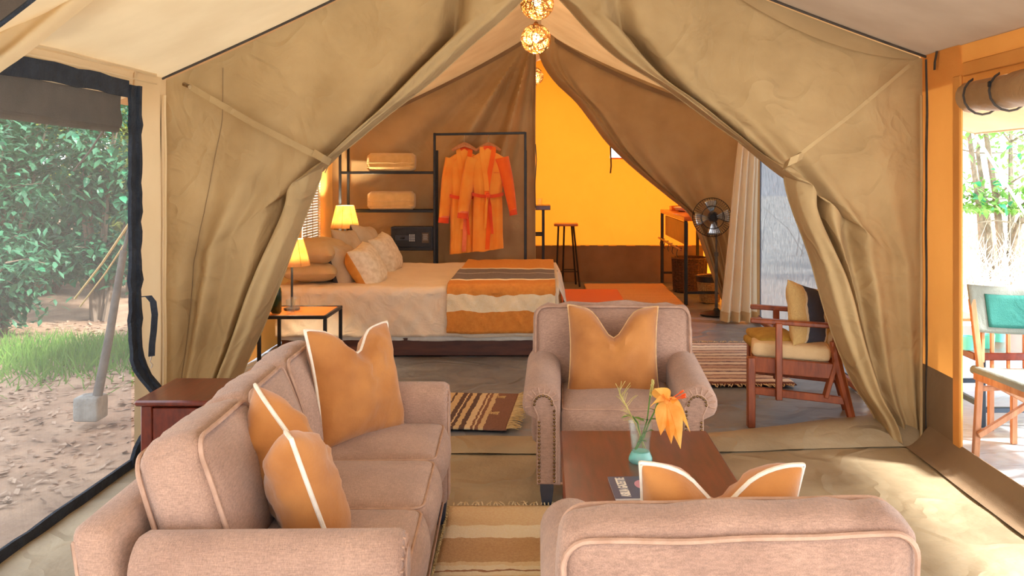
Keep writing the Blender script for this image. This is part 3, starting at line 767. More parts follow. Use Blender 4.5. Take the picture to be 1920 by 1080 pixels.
def upholstered(name, label, loc, rz, Wd, n, Dp=.80, zt=.555, slope=.05, r=.088, zseat=.45, hback=.42, wback=None, tilt=14, zback=None, nails=True, seed=1, group=None, back_y=.575, thb=.15):
    t = thing(name, label, 'armchair' if n == 1 else 'sofa', loc, rz, group)
    inner = {}
    for s in (-1, 1):
        mb, xi, xs, xc = arm_section(s, s*Wd/2, zt, r, 0, Dp-.14, .10, slope)
        am = mb.build('arm', M_tweed, t, True, 50); inner[s] = xi
        # keyhole facing with its row of nails
        zc = zt-r; xa = xi+s*.022; xb = xs-s*.004; rad = r*.52
        ol = [(xa, .115), (xa, zc-.01)]
        for k in range(0, 13):
            a = PI-k*PI/12; ol.append((xc+s*rad*math.cos(a)*1.0-s*.006, zc+rad*math.sin(a)))
        ol += [(xb, zc-.05), (xb, .115)]
        if s < 0: ol = ol[::-1]
        f = MB().prism(ol, -.006, .004).build('arm_facing', M_tweed, t)
        if nails:
            nb = MB(); pts = [(xa+s*.006, .125+i*.0165) for i in range(int((zc-.125)/.0165))]
            for k in range(0, 9):
                a = PI-k*PI/8; pts.append((xc+s*(rad-.006)*math.cos(a)-s*.006, zc+(rad-.006)*math.sin(a)))
            pts += [(xb-s*.006, .125+i*.0165) for i in range(int((zc-.05-.125)/.0165))]
            for x, z in pts: nb.sphere((x, -.009, z), .0064, 7, 4, (1, .7, 1))
            nb.build('nail_trim', M_brass, f, kind='stuff')
        MB().tube([(x, -.004, z) for x, z in ol], .0045, 5).build('welt', M_pipe, f)
        pl = MB()                                   # gathered pleats round the scroll front
        for k in range(9):
            a = PI*.92-k*PI*.98/8; ca, sa = math.cos(a), math.sin(a)
            p0 = Vector((xc+s*rad*1.05*ca, -.001, zc+rad*1.05*sa)); p1 = Vector((xc+s*(r-.014)*ca, .0, zc+(r-.014)*sa)); p2 = Vector((xc+s*(r-.001)*ca, .03, zc+(r-.001)*sa))
            pl.tube([p0, p1, p2], [.004, .004, .001], 5)
        pl.build('pleats', M_pipe, f)
    xl, xr = inner[-1], inner[1]
    MB().rbox((0, .055, .205), (xr-xl+.01, .07, .21), .022, 8).build('front_rail', M_tweed, t)
    MB().box((0, Dp/2+.03, .20), (Wd-.12, Dp-.14, .18), .01).build('base', M_tweed, t)
    MB().tube([(lerp(xl, xr, i/10), .016, .108) for i in range(11)], .005, 6).build('piping', M_pipe, t)
    wc = (xr-xl)/n
    for i in range(n): seat_cushion(xl+i*wc+.003, xl+(i+1)*wc-.003, .004, back_y+.03, zseat-.145, zseat, seed+i, t)
    # back frame
    def bf(o, p):
        o.y += .10*max(0, o.z/.30); return o
    hb = .54 if n > 1 else .50
    MB().rbox((0, Dp-.085, .10+hb/2), (Wd-.04, .11, hb), .04, 10, (0, 0, .0), lambda o, p: Vector((o.x, o.y+.05*(o.z/.3), o.z))).build('back_frame', M_tweed, t)
    MB().tube([(s_*(Wd/2-.03)*1.0, Dp-.035+.05*(z-.41)/.3, z) for s_, zs in ((-1, [.12+i*(hb-.06)/8 for i in range(9)]), (1, [hb+.06-i*(hb-.06)/8 for i in range(9)])) for z in zs], .0055, 6).build('piping', M_pipe, t)
    wb = wback or wc*n
    wbc = wb/n
    for i in range(n):
        cx_ = -wb/2+wbc*(i+.5)
        R = Matrix.Rotation(-math.radians(tilt+rnd.uniform(-2, 2)), 4, 'X')
        M = Matrix.Translation((cx_, back_y+thb*.45, (zback or zseat+hback/2+.01))) @ R @ Matrix.Rotation(math.radians(rnd.uniform(-2, 2)), 4, 'Y')
        back_cushion(wbc-.004, hback, thb, seed*3.1+i*2, t, M)
    for sx in (-1, 1):
        for y in (.035, Dp-.08): leg(sx*(Wd/2-.11), y, t)
    return t
def pillow(name, label, loc, eul, w, h, th, chop, m, pm, seed=0, group=None, pipe=.0065, n=26, cat='cushion', chopw=.34, extra=None):
    t = thing(name, label, cat, loc, 0, group); t.rotation_euler = eul
    def pos(u, v, s):
        x = w/2*u*(1-.075*(1-v*v)); z = h/2*v*(1-.075*(1-u*u))
        e = max(0, (1-u**4)*(1-v**4))**.62
        c = math.exp(-(u/chopw)**2)*((v+1)/2)**1.6
        y = s*th/2*e*(1-.45*chop/.12*c*max(0, v+.2))
        z -= chop*c
        rad = math.hypot(u, (v-.75)*.9)
        fan = math.sin(math.atan2(v-1.1, u)*11+seed)*math.exp(-((rad-.35)/.28)**2)*min(1, chop/.05)
        y += s*.011*fan*e
        y += s*e*.016*nz(u*2.2+seed, v*2.2, s)+s*e*.010*nz(u*4.5+seed, v*4.5, s+3)
        y -= .03*chop/.12*c
        z += .006*nz(u*3, seed, 2)
        return Vector((x, y, z))
    V = []; F = []; ids = {}
    ts = [math.sin(PI/2*(2*i/n-1)) for i in range(n+1)]
    for s in (-1, 1):
        for i in range(n+1):
            for j in range(n+1):
                edge = i in (0, n) or j in (0, n)
                k = (i, j, 0 if edge else s)
                if k not in ids: ids[k] = len(V); V.append(pos(ts[i], ts[j], s))
        g = lambda i, j: ids[(i, j, 0 if (i in (0, n) or j in (0, n)) else s)]
        for i in range(n):
            for j in range(n):
                q = (g(i, j), g(i+1, j), g(i+1, j+1), g(i, j+1))
                F.append(q if s < 0 else q[::-1])
    ms = m if isinstance(m, (tuple, list)) else (m, m)
    o = MB().add(V, F).build('cover', ms[0], t)
    if ms[1] is not ms[0]:
        o.data.materials.append(ms[1])
        nf = len(F)//2
        for k, p in enumerate(o.data.polygons): p.material_index = 0 if k < nf else 1
    if pm:
        lp = [pos(ts[i], -1, 1) for i in range(n)]+[pos(1, ts[j], 1) for j in range(n)]+[pos(ts[n-i], 1, 1) for i in range(n)]+[pos(-1, ts[n-j], 1) for j in range(n)]
        MB().tube(lp, pipe, 6, True).build('piping', pm, t)
    if extra: extra(t, pos)
    return t
D2R = math.radians
sofa = upholstered('sofa', 'three-seat mauve tweed sofa with loose back cushions by the netting window', (-.385, 3.10, 0), D2R(92.3), 1.80, 3, Dp=.80, zt=.60, slope=.005, hback=.40, tilt=18, zback=.60, nails=False, seed=2, back_y=.50, thb=.175)
chairA = upholstered('armchair', 'mauve tweed armchair with brass nail trim facing us behind the coffee table', (.335, 4.05, 0), D2R(-1), .875, 1, Dp=.80, zt=.555, slope=.055, wback=.80, hback=.42, zback=.61, tilt=12, seed=5, back_y=.56)
chairB = upholstered('armchair', 'mauve tweed armchair seen from behind with its rucked cushion top nearest the viewer', (.415, 2.66, 0), D2R(180.5), .86, 1, Dp=.80, zt=.555, slope=.04, wback=.775, hback=.42, zback=.545, tilt=10, seed=9, back_y=.56)

# ochre cushions
M_tanpipe = mat('tan_piping', srgb(222, 186, 138), .9, srgb(200, 160, 110), 30)
pillow('cushion', 'large ochre velvet cushion with white piping on the far sofa seat', (-.76, 3.66, .655), (D2R(-16), D2R(4), D2R(58)), .47, .46, .17, .10, M_velvet, M_white_pipe, 1)
pillow('cushion', 'ochre velvet cushion with white piping leaning by the near sofa arm', (-.73, 2.66, .615), (D2R(-20), D2R(-6), D2R(119)), .47, .44, .20, .12, M_velvet, M_white_pipe, 4)
pillow('cushion', 'ochre velvet cushion with a deep dent on the armchair facing us', (.335, 4.46, .62), (D2R(-19), D2R(1), 0), .45, .46, .20, .15, M_velvet, M_tanpipe, 2, pipe=.005)
pillow('cushion', 'ochre velvet cushion peeping over the back of the nearest armchair', (.418, 2.23, .595), (D2R(17), D2R(1), D2R(1)), .39, .44, .22, .085, M_velvet, M_white_pipe, 7)

# coffee table
tb = thing('coffee_table', 'low mahogany coffee table between the two armchairs', 'table', (.36, 3.225, 0))
MB().box((0, 0, .438), (.60, .95, .026), .007).build('tabletop', M_mahog, tb)
for sx in (-1, 1):
    for sy in (-1, 1):
        MB().box((sx*.262, sy*.437, .2125), (.055, .055, .425), .005).build('leg', M_mahog, tb)
    MB().box((sx*.267, 0, .375), (.022, .82, .095), .004).build('apron', M_mahog, tb)
for sy in (-1, 1): MB().box((0, sy*.442, .375), (.48, .022, .095), .004).build('apron', M_mahog, tb)
MB().box((0, 0, .10), (.50, .84, .018), .004).build('lower_shelf', M_mahog, tb)

# vase of flowers
vs = thing('flower_vase', 'small turquoise-footed glass vase of grasses and an orange lily on the coffee table', 'vase', (X(1201, 3.30), 3.30, .451))
pr = [(.001, 0), (.040, 0), (.044, .006), (.043, .018), (.036, .032), (.034, .040), (.037, .08), (.045, .145)]
gi = [(r_-.004, max(z, .012)) for r_, z in pr[:0:-1]]
body = MB().lathe([(.034, .038)]+pr[6:]+[(.0435, .147), (.041, .145)]+[(.033, .08), (.030, .042)], 28).build('glass_body', M_glass, vs)
MB().lathe([(.001, 0), (.040, 0), (.044, .006), (.043, .018), (.036, .032), (.034, .038), (.030, .040), (.02, .030), (.001, .026)], 28).build('glass_foot', M_glassblue, vs)
MB().lathe([(.001, .0425), (.0298, .043), (.0325, .08), (.0355, .092), (.001, .092)], 24).build('water', M_water, vs)
def stem(pts, r, m, nm='stem'): return MB().tube(pts, r, 6).build(nm, m, vs)
stem([(.018, .01, .046), (.0, 0, .09), (-.025, -.005, .15), (-.055, -.01, .21), (-.078, -.01, .25)], .0024, M_seed)
stem([(-.02, .0, .046), (.005, 0, .09), (.024, 0, .15), (.030, 0, .20), (.035, 0, .24)], .0026, M_stem)
stem([(-.015, .0, .046), (.012, 0, .09), (.030, 0, .14), (.050, 0, .18), (.066, -.01, .23)], .003, M_stem)
stem([(-.02, -.01, .046), (.0, 0, .09), (-.01, 0, .14), (-.03, 0, .165)], .003, M_stem)
stem([(.01, .01, .046), (.0, 0, .10), (-.012, .0, .16)], .002, M_seed)
sd = MB()
for k in range(16):
    a = Vector((-.050-.002*k, -.01, .195+.004*k)); l = rnd.uniform(.025, .05); th = rnd.uniform(-.9, .9)+(1.0 if k % 2 else 2.4)
    sd.tube([a, a+Vector((math.cos(th)*l*.6, .01*rnd.uniform(-1, 1), l*.7)), a+Vector((math.cos(th)*l, .012*rnd.uniform(-1, 1), l))], .0011, 4)
for k in range(12):
    th = rnd.uniform(2, 4); l = rnd.uniform(.03, .05); a = Vector((-.02-.002*k, -.01, .145+.004*k))
    sd.tube([a, a+Vector((math.cos(th)*l, -.02*rnd.random(), rnd.uniform(-.01, .02)))], .0008, 4)
sd.build('grass_spray', M_seed, vs, kind='stuff')
s2 = MB()
for k in range(26):
    z = .24+.0022*k; th = k*2.4; s2.sphere((.036+.004*math.cos(th)+.0004*k, .004*math.sin(th), z), .0034, 6, 4, (.8, .8, 1.7))
s2.build('seed_head', M_seed, vs, kind='stuff')
def leafb(mb, base, dirv, L, wd, droop=.3, nseg=6, up=Vector((0, 0, 1)), cup=.25):
    d = Vector(dirv).normalized(); sd_ = d.cross(up)
    if sd_.length < 1e-3: sd_ = Vector((1, 0, 0))
    sd_.normalize(); nn = sd_.cross(d).normalized(); V = []; F = []
    for i in range(nseg+1):
        t_ = i/nseg; c = Vector(base)+d*L*t_-Vector((0, 0, 1))*droop*L*t_*t_
        w_ = wd*math.sin(PI*(.06+.94*t_)**.8)*(1 if i < nseg else .1)
        V += [c-sd_*w_+nn*w_*cup, c, c+sd_*w_+nn*w_*cup]
    for i in range(nseg):
        F += [(i*3, i*3+1, i*3+4, i*3+3), (i*3+1, i*3+2, i*3+5, i*3+4)]
    return mb.add(V, F)
for bs_, dv, L, wd in (((-.03, 0, .165), (-1, -.3, .2), .045, .012), ((-.028, 0, .16), (.8, -.5, .1), .05, .011), ((.024, 0, .15), (-.5, -.6, .4), .05, .012), ((.03, 0, .15), (.9, -.3, .4), .045, .010), ((.012, 0, .10), (.5, -.5, .6), .06, .016), ((.05, 0, .185), (-.6, -.3, .5), .03, .009), ((-.01, -.01, .07), (.6, -.6, .6), .05, .014)):
    leafb(MB(), bs_, dv, L, wd).build('leaf', M_stem, vs)
fc = Vector((.092, -.015, .222))
fl_ = MB().sphere(tuple(fc), .012, 10, 6).build('lily_heart', M_petal, vs)
for k, (dv, L, wd, dr) in enumerate((((-.55, -.5, .75), .095, .034, .1), ((-.75, -.45, .35), .08, .026, .5), ((.15, -.55, .5), .08, .030, .6), ((.25, -.6, -.5), .125, .036, .55), ((.5, -.4, -.1), .10, .030, .8), ((-.25, -.6, -.45), .095, .030, .5), ((.05, -.7, -.75), .125, .026, .3))):
    leafb(MB(), fc, dv, L, wd, dr, 8, Vector((.2, 1, .3)), .45).build('petal', M_petal, fl_)
for dv in ((.7, -.3, .55), (.8, -.3, .4), (.75, -.4, .3)):
    d_ = Vector(dv).normalized(); MB().tube([fc, fc+d_*.04, fc+d_*.065], .0022, 5).tube([fc+d_*.062, fc+d_*.078], .0045, 6).build('stamen', M_petalw, fl_)

# magazine with printed cover
mg = thing('magazine', 'slim blue-covered magazine lying on the coffee table by the cushion', 'magazine', (X(1205, 3.0), 3.01, .4512), D2R(3))
MB().box((0, 0, .004), (.205, .205, .007), .001).build('pages', M_paper, mg)
MB().box((0, 0, .0083), (.208, .208, .0012), .0004).build('cover', M_cover, mg)
def text(body_, size, loc, rot, m, parent, name, ex=.0004):
    c = bpy.data.curves.new('lettering', 'FONT'); c.body = body_; c.size = size; c.extrude = ex; c.offset = .0009; c.align_x = 'CENTER'; c.align_y = 'CENTER'
    o = bpy.data.objects.new('lettering', c); COL.objects.link(o)
    dg = bpy.context.evaluated_depsgraph_get(); me = bpy.data.meshes.new_from_object(o.evaluated_get(dg))
    bpy.data.objects.remove(o); me.name = name; me.materials.clear(); me.materials.append(m)
    r = bpy.data.objects.new(name, me); COL.objects.link(r); r.parent = parent; r.location = loc; r.rotation_euler = rot
    return r
text('ASILIA GAZETTE', .034, (-.064, 0, .0094), (0, 0, PI/2), M_white, mg, 'cover_title').scale = (.72, 1.25, 1)
MB().lathe([(.001, .0006), (.034, .0006), (.034, 0), (.001, 0)], 28, (0, 0, 0)).build('cover_print', M_pinkprint, mg, loc=(.004, .02, .0091)).scale = (.8, 1.25, 1)

# end table behind the sofa
et = thing('end_table', 'small polished mahogany end table in the corner behind the sofa', 'table', (-1.50, 4.12, 0))
MB().box((0, 0, .508), (.54, .44, .026), .008).build('tabletop', M_mahog, et)
for sx in (-1, 1):
    for sy in (-1, 1): MB().box((sx*.225, sy*.175, .2475), (.05, .05, .495), .005).build('leg', M_mahog, et)
    MB().box((sx*.23, 0, .41), (.022, .30, .16), .003).build('side_panel', M_mahog, et)
MB().box((0, .18, .41), (.40, .02, .16), .003).build('side_panel', M_mahog, et)
dr = MB().box((0, -.185, .41), (.40, .022, .15), .004).build('drawer', M_mahog, et)
MB().sphere((0, -.205, .41), .014, 10, 6).build('knob', M_brass, dr)
MB().box((0, 0, .12), (.42, .32, .018), .004).build('lower_shelf', M_mahog, et)
# ------------------------------------------------------------------ rugs
def fringe(edge, n, L, seed):
    # edge: function t-> (x,y,dirx,diry)
    mb = MB(); r = random.Random(seed)
    for i in range(n):
        x, y, dx, dy = edge((i+.5)/n); l = L*r.uniform(.6, 1.15); a = r.uniform(-.5, .5)
        d = (dx*math.cos(a)-dy*math.sin(a), dx*math.sin(a)+dy*math.cos(a)); c = r.uniform(-.3, .3)
        p = [(x, y, .007), (x+d[0]*l*.5-d[1]*l*c*.3, y+d[1]*l*.5+d[0]*l*c*.3, .006+r.random()*.008), (x+d[0]*l, y+d[1]*l, .004)]
        mb.tube(p, [.0035, .003, .0022], 5)
    return mb
def rug(name, label, c, rz, w, l, m, th=.009, seed=0, wave=.006):
    t = thing(name, label, 'rug', (c[0], c[1], .012), rz)
    mb = MB(); nu, nv = 50, 50
    def top(u, v):
        x = lerp(-w/2, w/2, u); y = lerp(-l/2, l/2, v)
        ex = wave*nz(y*4, seed)*(1 if u in (0, 1) else 0); ey = wave*nz(x*4, seed+4)*(1 if v in (0, 1) else 0)
        edge = 1 if (u in (0, 1) or v in (0, 1)) else 0
        return (x+ex, y+ey, (th if not edge else th*.35)+.0025*nz(x*5, y*5, seed)+.0012*math.sin(y*2*PI/.016) * (0 if edge else 1)*0)
    mb.grid(top, nu, nv); o = mb.build('weave', m, t); solid(o, .006, -1)
    return t
c1 = srgb(236, 212, 170); c2 = srgb(214, 176, 128); c3 = srgb(186, 142, 98); c4 = srgb(243, 228, 198); c5 = srgb(168, 122, 88); c6 = srgb(206, 166, 122); c7 = srgb(228, 196, 150)
def S(lst): return [(p, c) for p, c in lst]
y0 = -.93
mR1 = stripes('sand_banded_weave', 'Y', S([(-.95, c2), (-.6, c4), (-.5, c3), (-.2, c1), (-.05, c4), (.02, c6), (.14, c1), (.22, c4), (.25, c5), (.262, c4), (.30, c1), (.335, c6), (.56, c5), (.564, c4), (.62, c2), (.626, c4), (.69, c7), (.95, c7)]), wob=.02, mix=.35)
r1 = rug('woven_rug', 'sand coloured flat-weave rug with cream bands under the coffee table', (.17, 3.12), D2R(1), 1.16, 1.88, mR1, seed=3)
fringe(lambda t: (lerp(-.57, .57, t), .935, 0, 1), 70, .05, 3).build('fringe', M_fringe, r1, kind='stuff')
fringe(lambda t: (-.578, lerp(-.93, .93, t), -1, 0), 150, .012, 5).build('selvedge', M_fringe2, r1, kind='stuff')
bz = [srgb(118, 84, 70), srgb(214, 186, 140), srgb(96, 70, 62), srgb(224, 200, 158), srgb(134, 92, 72)]
seq = [(-.42, bz[2]), (-.30, bz[1]), (-.22, bz[4]), (-.12, bz[1]), (-.05, bz[2]), (-.038, bz[1]), (.003, bz[2]), (.032, bz[3]), (.044, bz[2]), (.065, bz[1]), (.094, bz[2]), (.124, bz[3]), (.162, bz[4]), (.176, bz[3]), (.188, bz[4]), (.207, bz[1]), (.236, bz[4]), (.40, bz[4])]; x_ = -.42
mR2 = stripes('brown_striped_weave', 'X', seq, wob=.012, mix=.4, bump=.9, bscale=220)
r2 = rug('woven_rug', 'brown and cream striped rug with ragged straw fringe beyond the sofa arm', (-.575, 5.70), D2R(-3.5), .76, .86, mR2, seed=8, wave=.012)
fringe(lambda t: (.375, lerp(-.42, .42, t), 1, .1), 90, .085, 9).build('fringe', M_fringe2, r2, kind='stuff')
for yy in (.30, -.1):
    fringe(lambda t: (.26+.03*math.cos(t*9), yy+.05*(t-.5), .3, .6), 22, .06, 12).build('tuft', M_fringe2, r2, kind='stuff')
cols = [srgb(226, 206, 188), srgb(128, 96, 96), srgb(214, 186, 168), srgb(150, 112, 104), srgb(236, 222, 206), srgb(104, 78, 92), srgb(200, 168, 150), srgb(112, 70, 60)]
seq = [(-.80, srgb(112, 66, 50))]; y_ = -.72; q = random.Random(4)
ks = [0, 1, 2, 3, 4, 5, 0, 3, 6, 1, 4, 5, 2, 3, 0, 1, 4, 5, 2, 1, 0, 3, 4, 1, 2, 7]
for k in ks:
    seq.append((y_, cols[k])); y_ += .085 if k in (0, 2, 4, 6) else .03
mR3 = stripes('plum_striped_weave', 'Y', seq[:30], wob=.02, mix=.5, bump=.9, bscale=200)
r3 = rug('woven_rug', 'cream and plum striped rag rug behind the armchair facing us', (1.22, 7.16), D2R(0), 1.10, 1.58, mR3, seed=14)
for s_ in (-1, 1):
    fringe(lambda t: (lerp(-.54, .54, t), s_*.79, 0, s_), 60, .075, 15+s_).build('fringe', M_fringe, r3, kind='stuff')
mR4 = stripes('taupe_ribbed_weave', 'Y', [(-1+.07*i, srgb(206, 170, 130) if i % 2 else srgb(192, 156, 118)) for i in range(29)], mix=.5)
r4 = rug('bath_rug', 'taupe flat-weave rug on the bathroom floor below the amber wall', (1.05, 11.2), 0, 1.06, 2.0, mR4, seed=20)
fringe(lambda t: (lerp(-.52, .52, t), -1.0, 0, -1), 50, .05, 25).build('fringe', M_seam, r4, kind='stuff')
M_mat = mat('orange_tufted', srgb(238, 120, 22), .98, srgb(220, 100, 14), 60, .9, 200, sheen=.3)
r5 = rug('bath_mat', 'plain orange tufted mat just past the foot of the bed', (.55, 10.72), 0, .72, 1.36, M_mat, th=.018, seed=22); r5.location.z = .03

# ------------------------------------------------------------------ bed and bedding
BX0, BX1, BY0, BY1, BZ = -2.22, .12, 7.44, 9.46, .57
bed = thing('bed', 'wide double bed in sand linen on a dark wooden plinth', 'bed', ((BX0+BX1)/2, (BY0+BY1)/2, 0))
bo = Vector(bed.location)
MB().box((0, 0, .075), (BX1-BX0-.10, BY1-BY0-.04, .15), .006).build('plinth', M_bedwood, bed)
MB().rbox((0, 0, .30), (BX1-BX0-.04, BY1-BY0-.02, .34), .06, 10, (0, 0, .01)).build('mattress', M_sheet, bed)
def cover(x0, x1, zt, drop, off_, seed, fr=1.0, back=1.0):
    # drapes over the near side, the top and the far side
    hw = (BY1-BY0)/2+off_; R = .07
    segs = []
    def prof(s):         # s along near hem -> near edge -> top -> far hem
        Ld = zt-R-drop; La = R*PI/2; Lt = 2*(hw-R); T = 2*Ld+2*La+Lt; q = s*T
        if q < Ld: return (-hw-.012*(1-q/Ld), drop+q, 0)
        q -= Ld
        if q < La: a = q/R; return (-hw+R-R*math.cos(a), zt-R+R*math.sin(a), 1)
        q -= La
        if q < Lt: return (-hw+R+q, zt, 2)
        q -= Lt
        if q < La: a = q/R; return (hw-R+R*math.sin(a), zt-R+R*math.cos(a), 1)
        q -= La; return (hw, zt-R-q, 3)
    def f(u, v):
        x = lerp(x0, x1, u); y, z, k = prof(v)
        n1 = nz(x*4+seed, y*2+z*3, 1); n2 = nz((x+z)*11+seed, (x-z)*4+y*2, 5); n3 = nz((x-.6*z)*16, z*5+y*3, 8)
        if k == 2: z += .012*n1+.005*n2-.0
        elif k == 1: z += .010*n1+.008*n2; y -= .008*n2+.01*n3
        else: y += (-.016*n1-.014*n2-.012*n3); x += .01*n2; z += .010*nz(x*3, seed) if k == 0 and v < .01 else 0
        return (x, y, z)
    return MB().grid(f, 110, 120)
cv = cover(BX0+.02-bo.x, BX1-bo.x-.005, BZ, .165, .035, 1.0).build('coverlet', M_linen, bed)
solid(cv, .008, -1)
solid(cover(BX0+.03-bo.x, BX1-.01-bo.x, .50, .125, -.02, 6.0).build('valance_sheet', M_sheet, bed), .005, -1)
for x in (-.95, -.36, .22):
    pass
# foot of the bed: tucked white sheet bulging over the end
def foot(u, v):
    y = lerp(-(BY1-BY0)/2-.01, (BY1-BY0)/2+.01, u); a = v
    z = lerp(.14, BZ-.01, 1-a); x = BX1-bo.x-.01+.055*math.sin(min(1, a*2.2)*PI/2)+.03*a
    return (x+.014*nz(y*5, z*5, 3), y, z)
solid(MB().grid(foot, 60, 20).build('foot_sheet', M_sheet, bed), .006, -1)
# striped throw lying across the foot end
th0, th1 = -.80, .085
g1 = srgb(214, 140, 62); g2 = srgb(124, 118, 122); g3 = srgb(240, 224, 190); g4 = srgb(250, 240, 216); g5 = srgb(222, 154, 74); g6 = srgb(176, 172, 172)
hw = (BY1-BY0)/2
tw = thing('bed_throw', 'ochre throw with grey and cream bands laid across the foot of the bed', 'blanket', (bo.x, bo.y, 0))
tm = cover(th0-bo.x, th1-bo.x, BZ+.024, .20, .062, 1.0)
M_throw = mat('throw_weave', (1, 1, 1, 1), .95, bump=.5, bscale=160)
def throw_mat():
    # bands are woven in along the throw: they follow its length, over the top (Y) and down the side (Z)
    n = M_throw.node_tree.nodes; L = M_throw.node_tree.links; b = n['Principled BSDF']
    tcn = n.new('ShaderNodeTexCoord'); sp_ = n.new('ShaderNodeSeparateXYZ'); L.new(tcn.outputs['Object'], sp_.inputs[0])
    a = n.new('ShaderNodeMath'); a.operation = 'SUBTRACT'; L.new(sp_.outputs['Y'], a.inputs[0])
    inv = n.new('ShaderNodeMath'); inv.operation = 'SUBTRACT'; inv.inputs[0].default_value = BZ+.02; L.new(sp_.outputs['Z'], inv.inputs[1])
    L.new(inv.outputs[0], a.inputs[1])
    nx = n.new('ShaderNodeTexNoise'); nx.inputs['Scale'].default_value = 9; L.new(tcn.outputs['Object'], nx.inputs['Vector'])
    ma = n.new('ShaderNodeMath'); ma.operation = 'MULTIPLY_ADD'; ma.inputs[1].default_value = .02; L.new(nx.outputs['Fac'], ma.inputs[0]); L.new(a.outputs[0], ma.inputs[2])
    mr = n.new('ShaderNodeMapRange'); mr.inputs['From Min'].default_value = -1.5; mr.inputs['From Max'].default_value = 1.5; L.new(ma.outputs[0], mr.inputs['Value'])
    cr = n.new('ShaderNodeValToRGB'); cr.color_ramp.interpolation = 'CONSTANT'; e = cr.color_ramp.elements
    for i, (p, c) in enumerate(((-1.5, g1), (-1.29, g3), (-1.155, g1), (-.80, g4), (-.72, g2), (-.30, g6), (-.25, g2), (.08, g4), (.17, g5), (1.3, g1))):
        el = e[i] if i < 2 else e.new((p+1.5)/3)
        el.position = (p+1.5)/3; el.color = c
    L.new(mr.outputs[0], cr.inputs[0])
    n2 = n.new('ShaderNodeTexNoise'); n2.inputs['Scale'].default_value = 40; n2.inputs['Detail'].default_value = 5; L.new(tcn.outputs['Object'], n2.inputs['Vector'])
    mx = n.new('ShaderNodeMix'); mx.data_type = 'RGBA'; mx.blend_type = 'OVERLAY'; mx.inputs['Factor'].default_value = .3
    L.new(cr.outputs[0], mx.inputs['A']); L.new(n2.outputs['Fac'], mx.inputs['B']); L.new(mx.outputs['Result'], b.inputs['Base Color'])
throw_mat()
solid(tm.build('cloth', M_throw, tw), .008, 1)

# pillows stacked at the head
def flatp(label, x, y, z, w, l, th, m, rz=0, seed=0, tip=0):
    return pillow('bed_pillow', label, (x, y, z), (D2R(90+tip), 0, D2R(rz)), w, l, th, 0, m, None, seed, 'pillows stacked at the bed head', n=18, cat='pillow')
flatp('sand pillow at the bottom of the near stack beside the bedside table', -1.98, 7.84, .665, .46, .68, .17, M_pillow, 2, 1)
flatp('sand pillow at the top of the near stack under the near lamp', -2.00, 7.86, .83, .46, .66, .20, M_pillow, 0, 2, 3)
flatp('sand pillow at the bottom of the far stack against the blind', -1.98, 8.98, .645, .46, .68, .13, M_pillow, 0, 3)
flatp('sand pillow at the top of the far stack below the far lamp', -2.00, 8.96, .775, .48, .70, .17, M_pillow, 2, 4, 2)
G = 'scatter cushions on the bed'
def scat(label, px, py, d, rot, w, h, th, m, seed, ch=0): 
    p = P(px, py, d); return pillow('scatter_cushion', label, tuple(p), rot, w, h, th, ch, m, None, seed, G, n=18)
scat('tall beige and charcoal cushion leaning on the near pillow stack', 646, 502, 7.88, (D2R(-22), D2R(4), D2R(76)), .44, .43, .20, (M_cushbeige, M_cushdark), 3)
scat('cream brocade cushion with amber back at the front of the near pair', 688, 502, 7.84, (D2R(-28), D2R(-8), D2R(84)), .44, .42, .24, (M_cushlight, M_cushamber), 5)
scat('beige cushion half hidden behind the tall beige and charcoal one', 655, 468, 8.35, (D2R(-24), D2R(4), D2R(72)), .40, .40, .15, M_cushbeige, 8)
scat('beige and charcoal cushion leaning on the far pillow stack', 690, 462, 8.72, (D2R(-24), D2R(6), D2R(76)), .44, .44, .19, (M_cushbeige, M_cushdark), 11)
scat('cream brocade cushion standing alone furthest down the bed', 722, 478, 8.78, (D2R(-26), D2R(-8), D2R(82)), .42, .42, .22, (M_cushlight, M_cushlight), 13)

# ------------------------------------------------------------------ bedside tables and lamps
def side_table(label, x, y, w, l, h):
    t = thing('bedside_table', label, 'table', (x, y, 0))
    MB().box((0, 0, h-.011), (w-.05, l-.05, .012), .002).build('tabletop', M_teakglow, t)
    f = MB()
    for sy in (-1, 1): f.box((0, sy*(l/2-.0125), h-.0125), (w, .025, .025), .003)
    for sx in (-1, 1): f.box((sx*(w/2-.0125), 0, h-.0125), (.025, l-.05, .025), .003)
    f.build('rim', M_black, t)
    for sx in (-1, 1):
        for sy in (-1, 1): MB().box((sx*(w/2-.0125), sy*(l/2-.0125), (h-.025)/2), (.025, .025, h-.025), .003).build('leg', M_black, t)
    return t
M_teakglow = mat('amber_wood_top', srgb(206, 118, 46), .3, srgb(176, 90, 30), 5, .05, 60, stretch=(1, 7, 4), coat=.3)
side_table('black steel bedside table with an amber wood top in front of the bed', X(563, 6.75), 6.78, .50, .52, .475)
side_table('black steel bedside table hidden beyond the bed carrying the far lamp', -2.08, 9.57, .34, .17, .60)
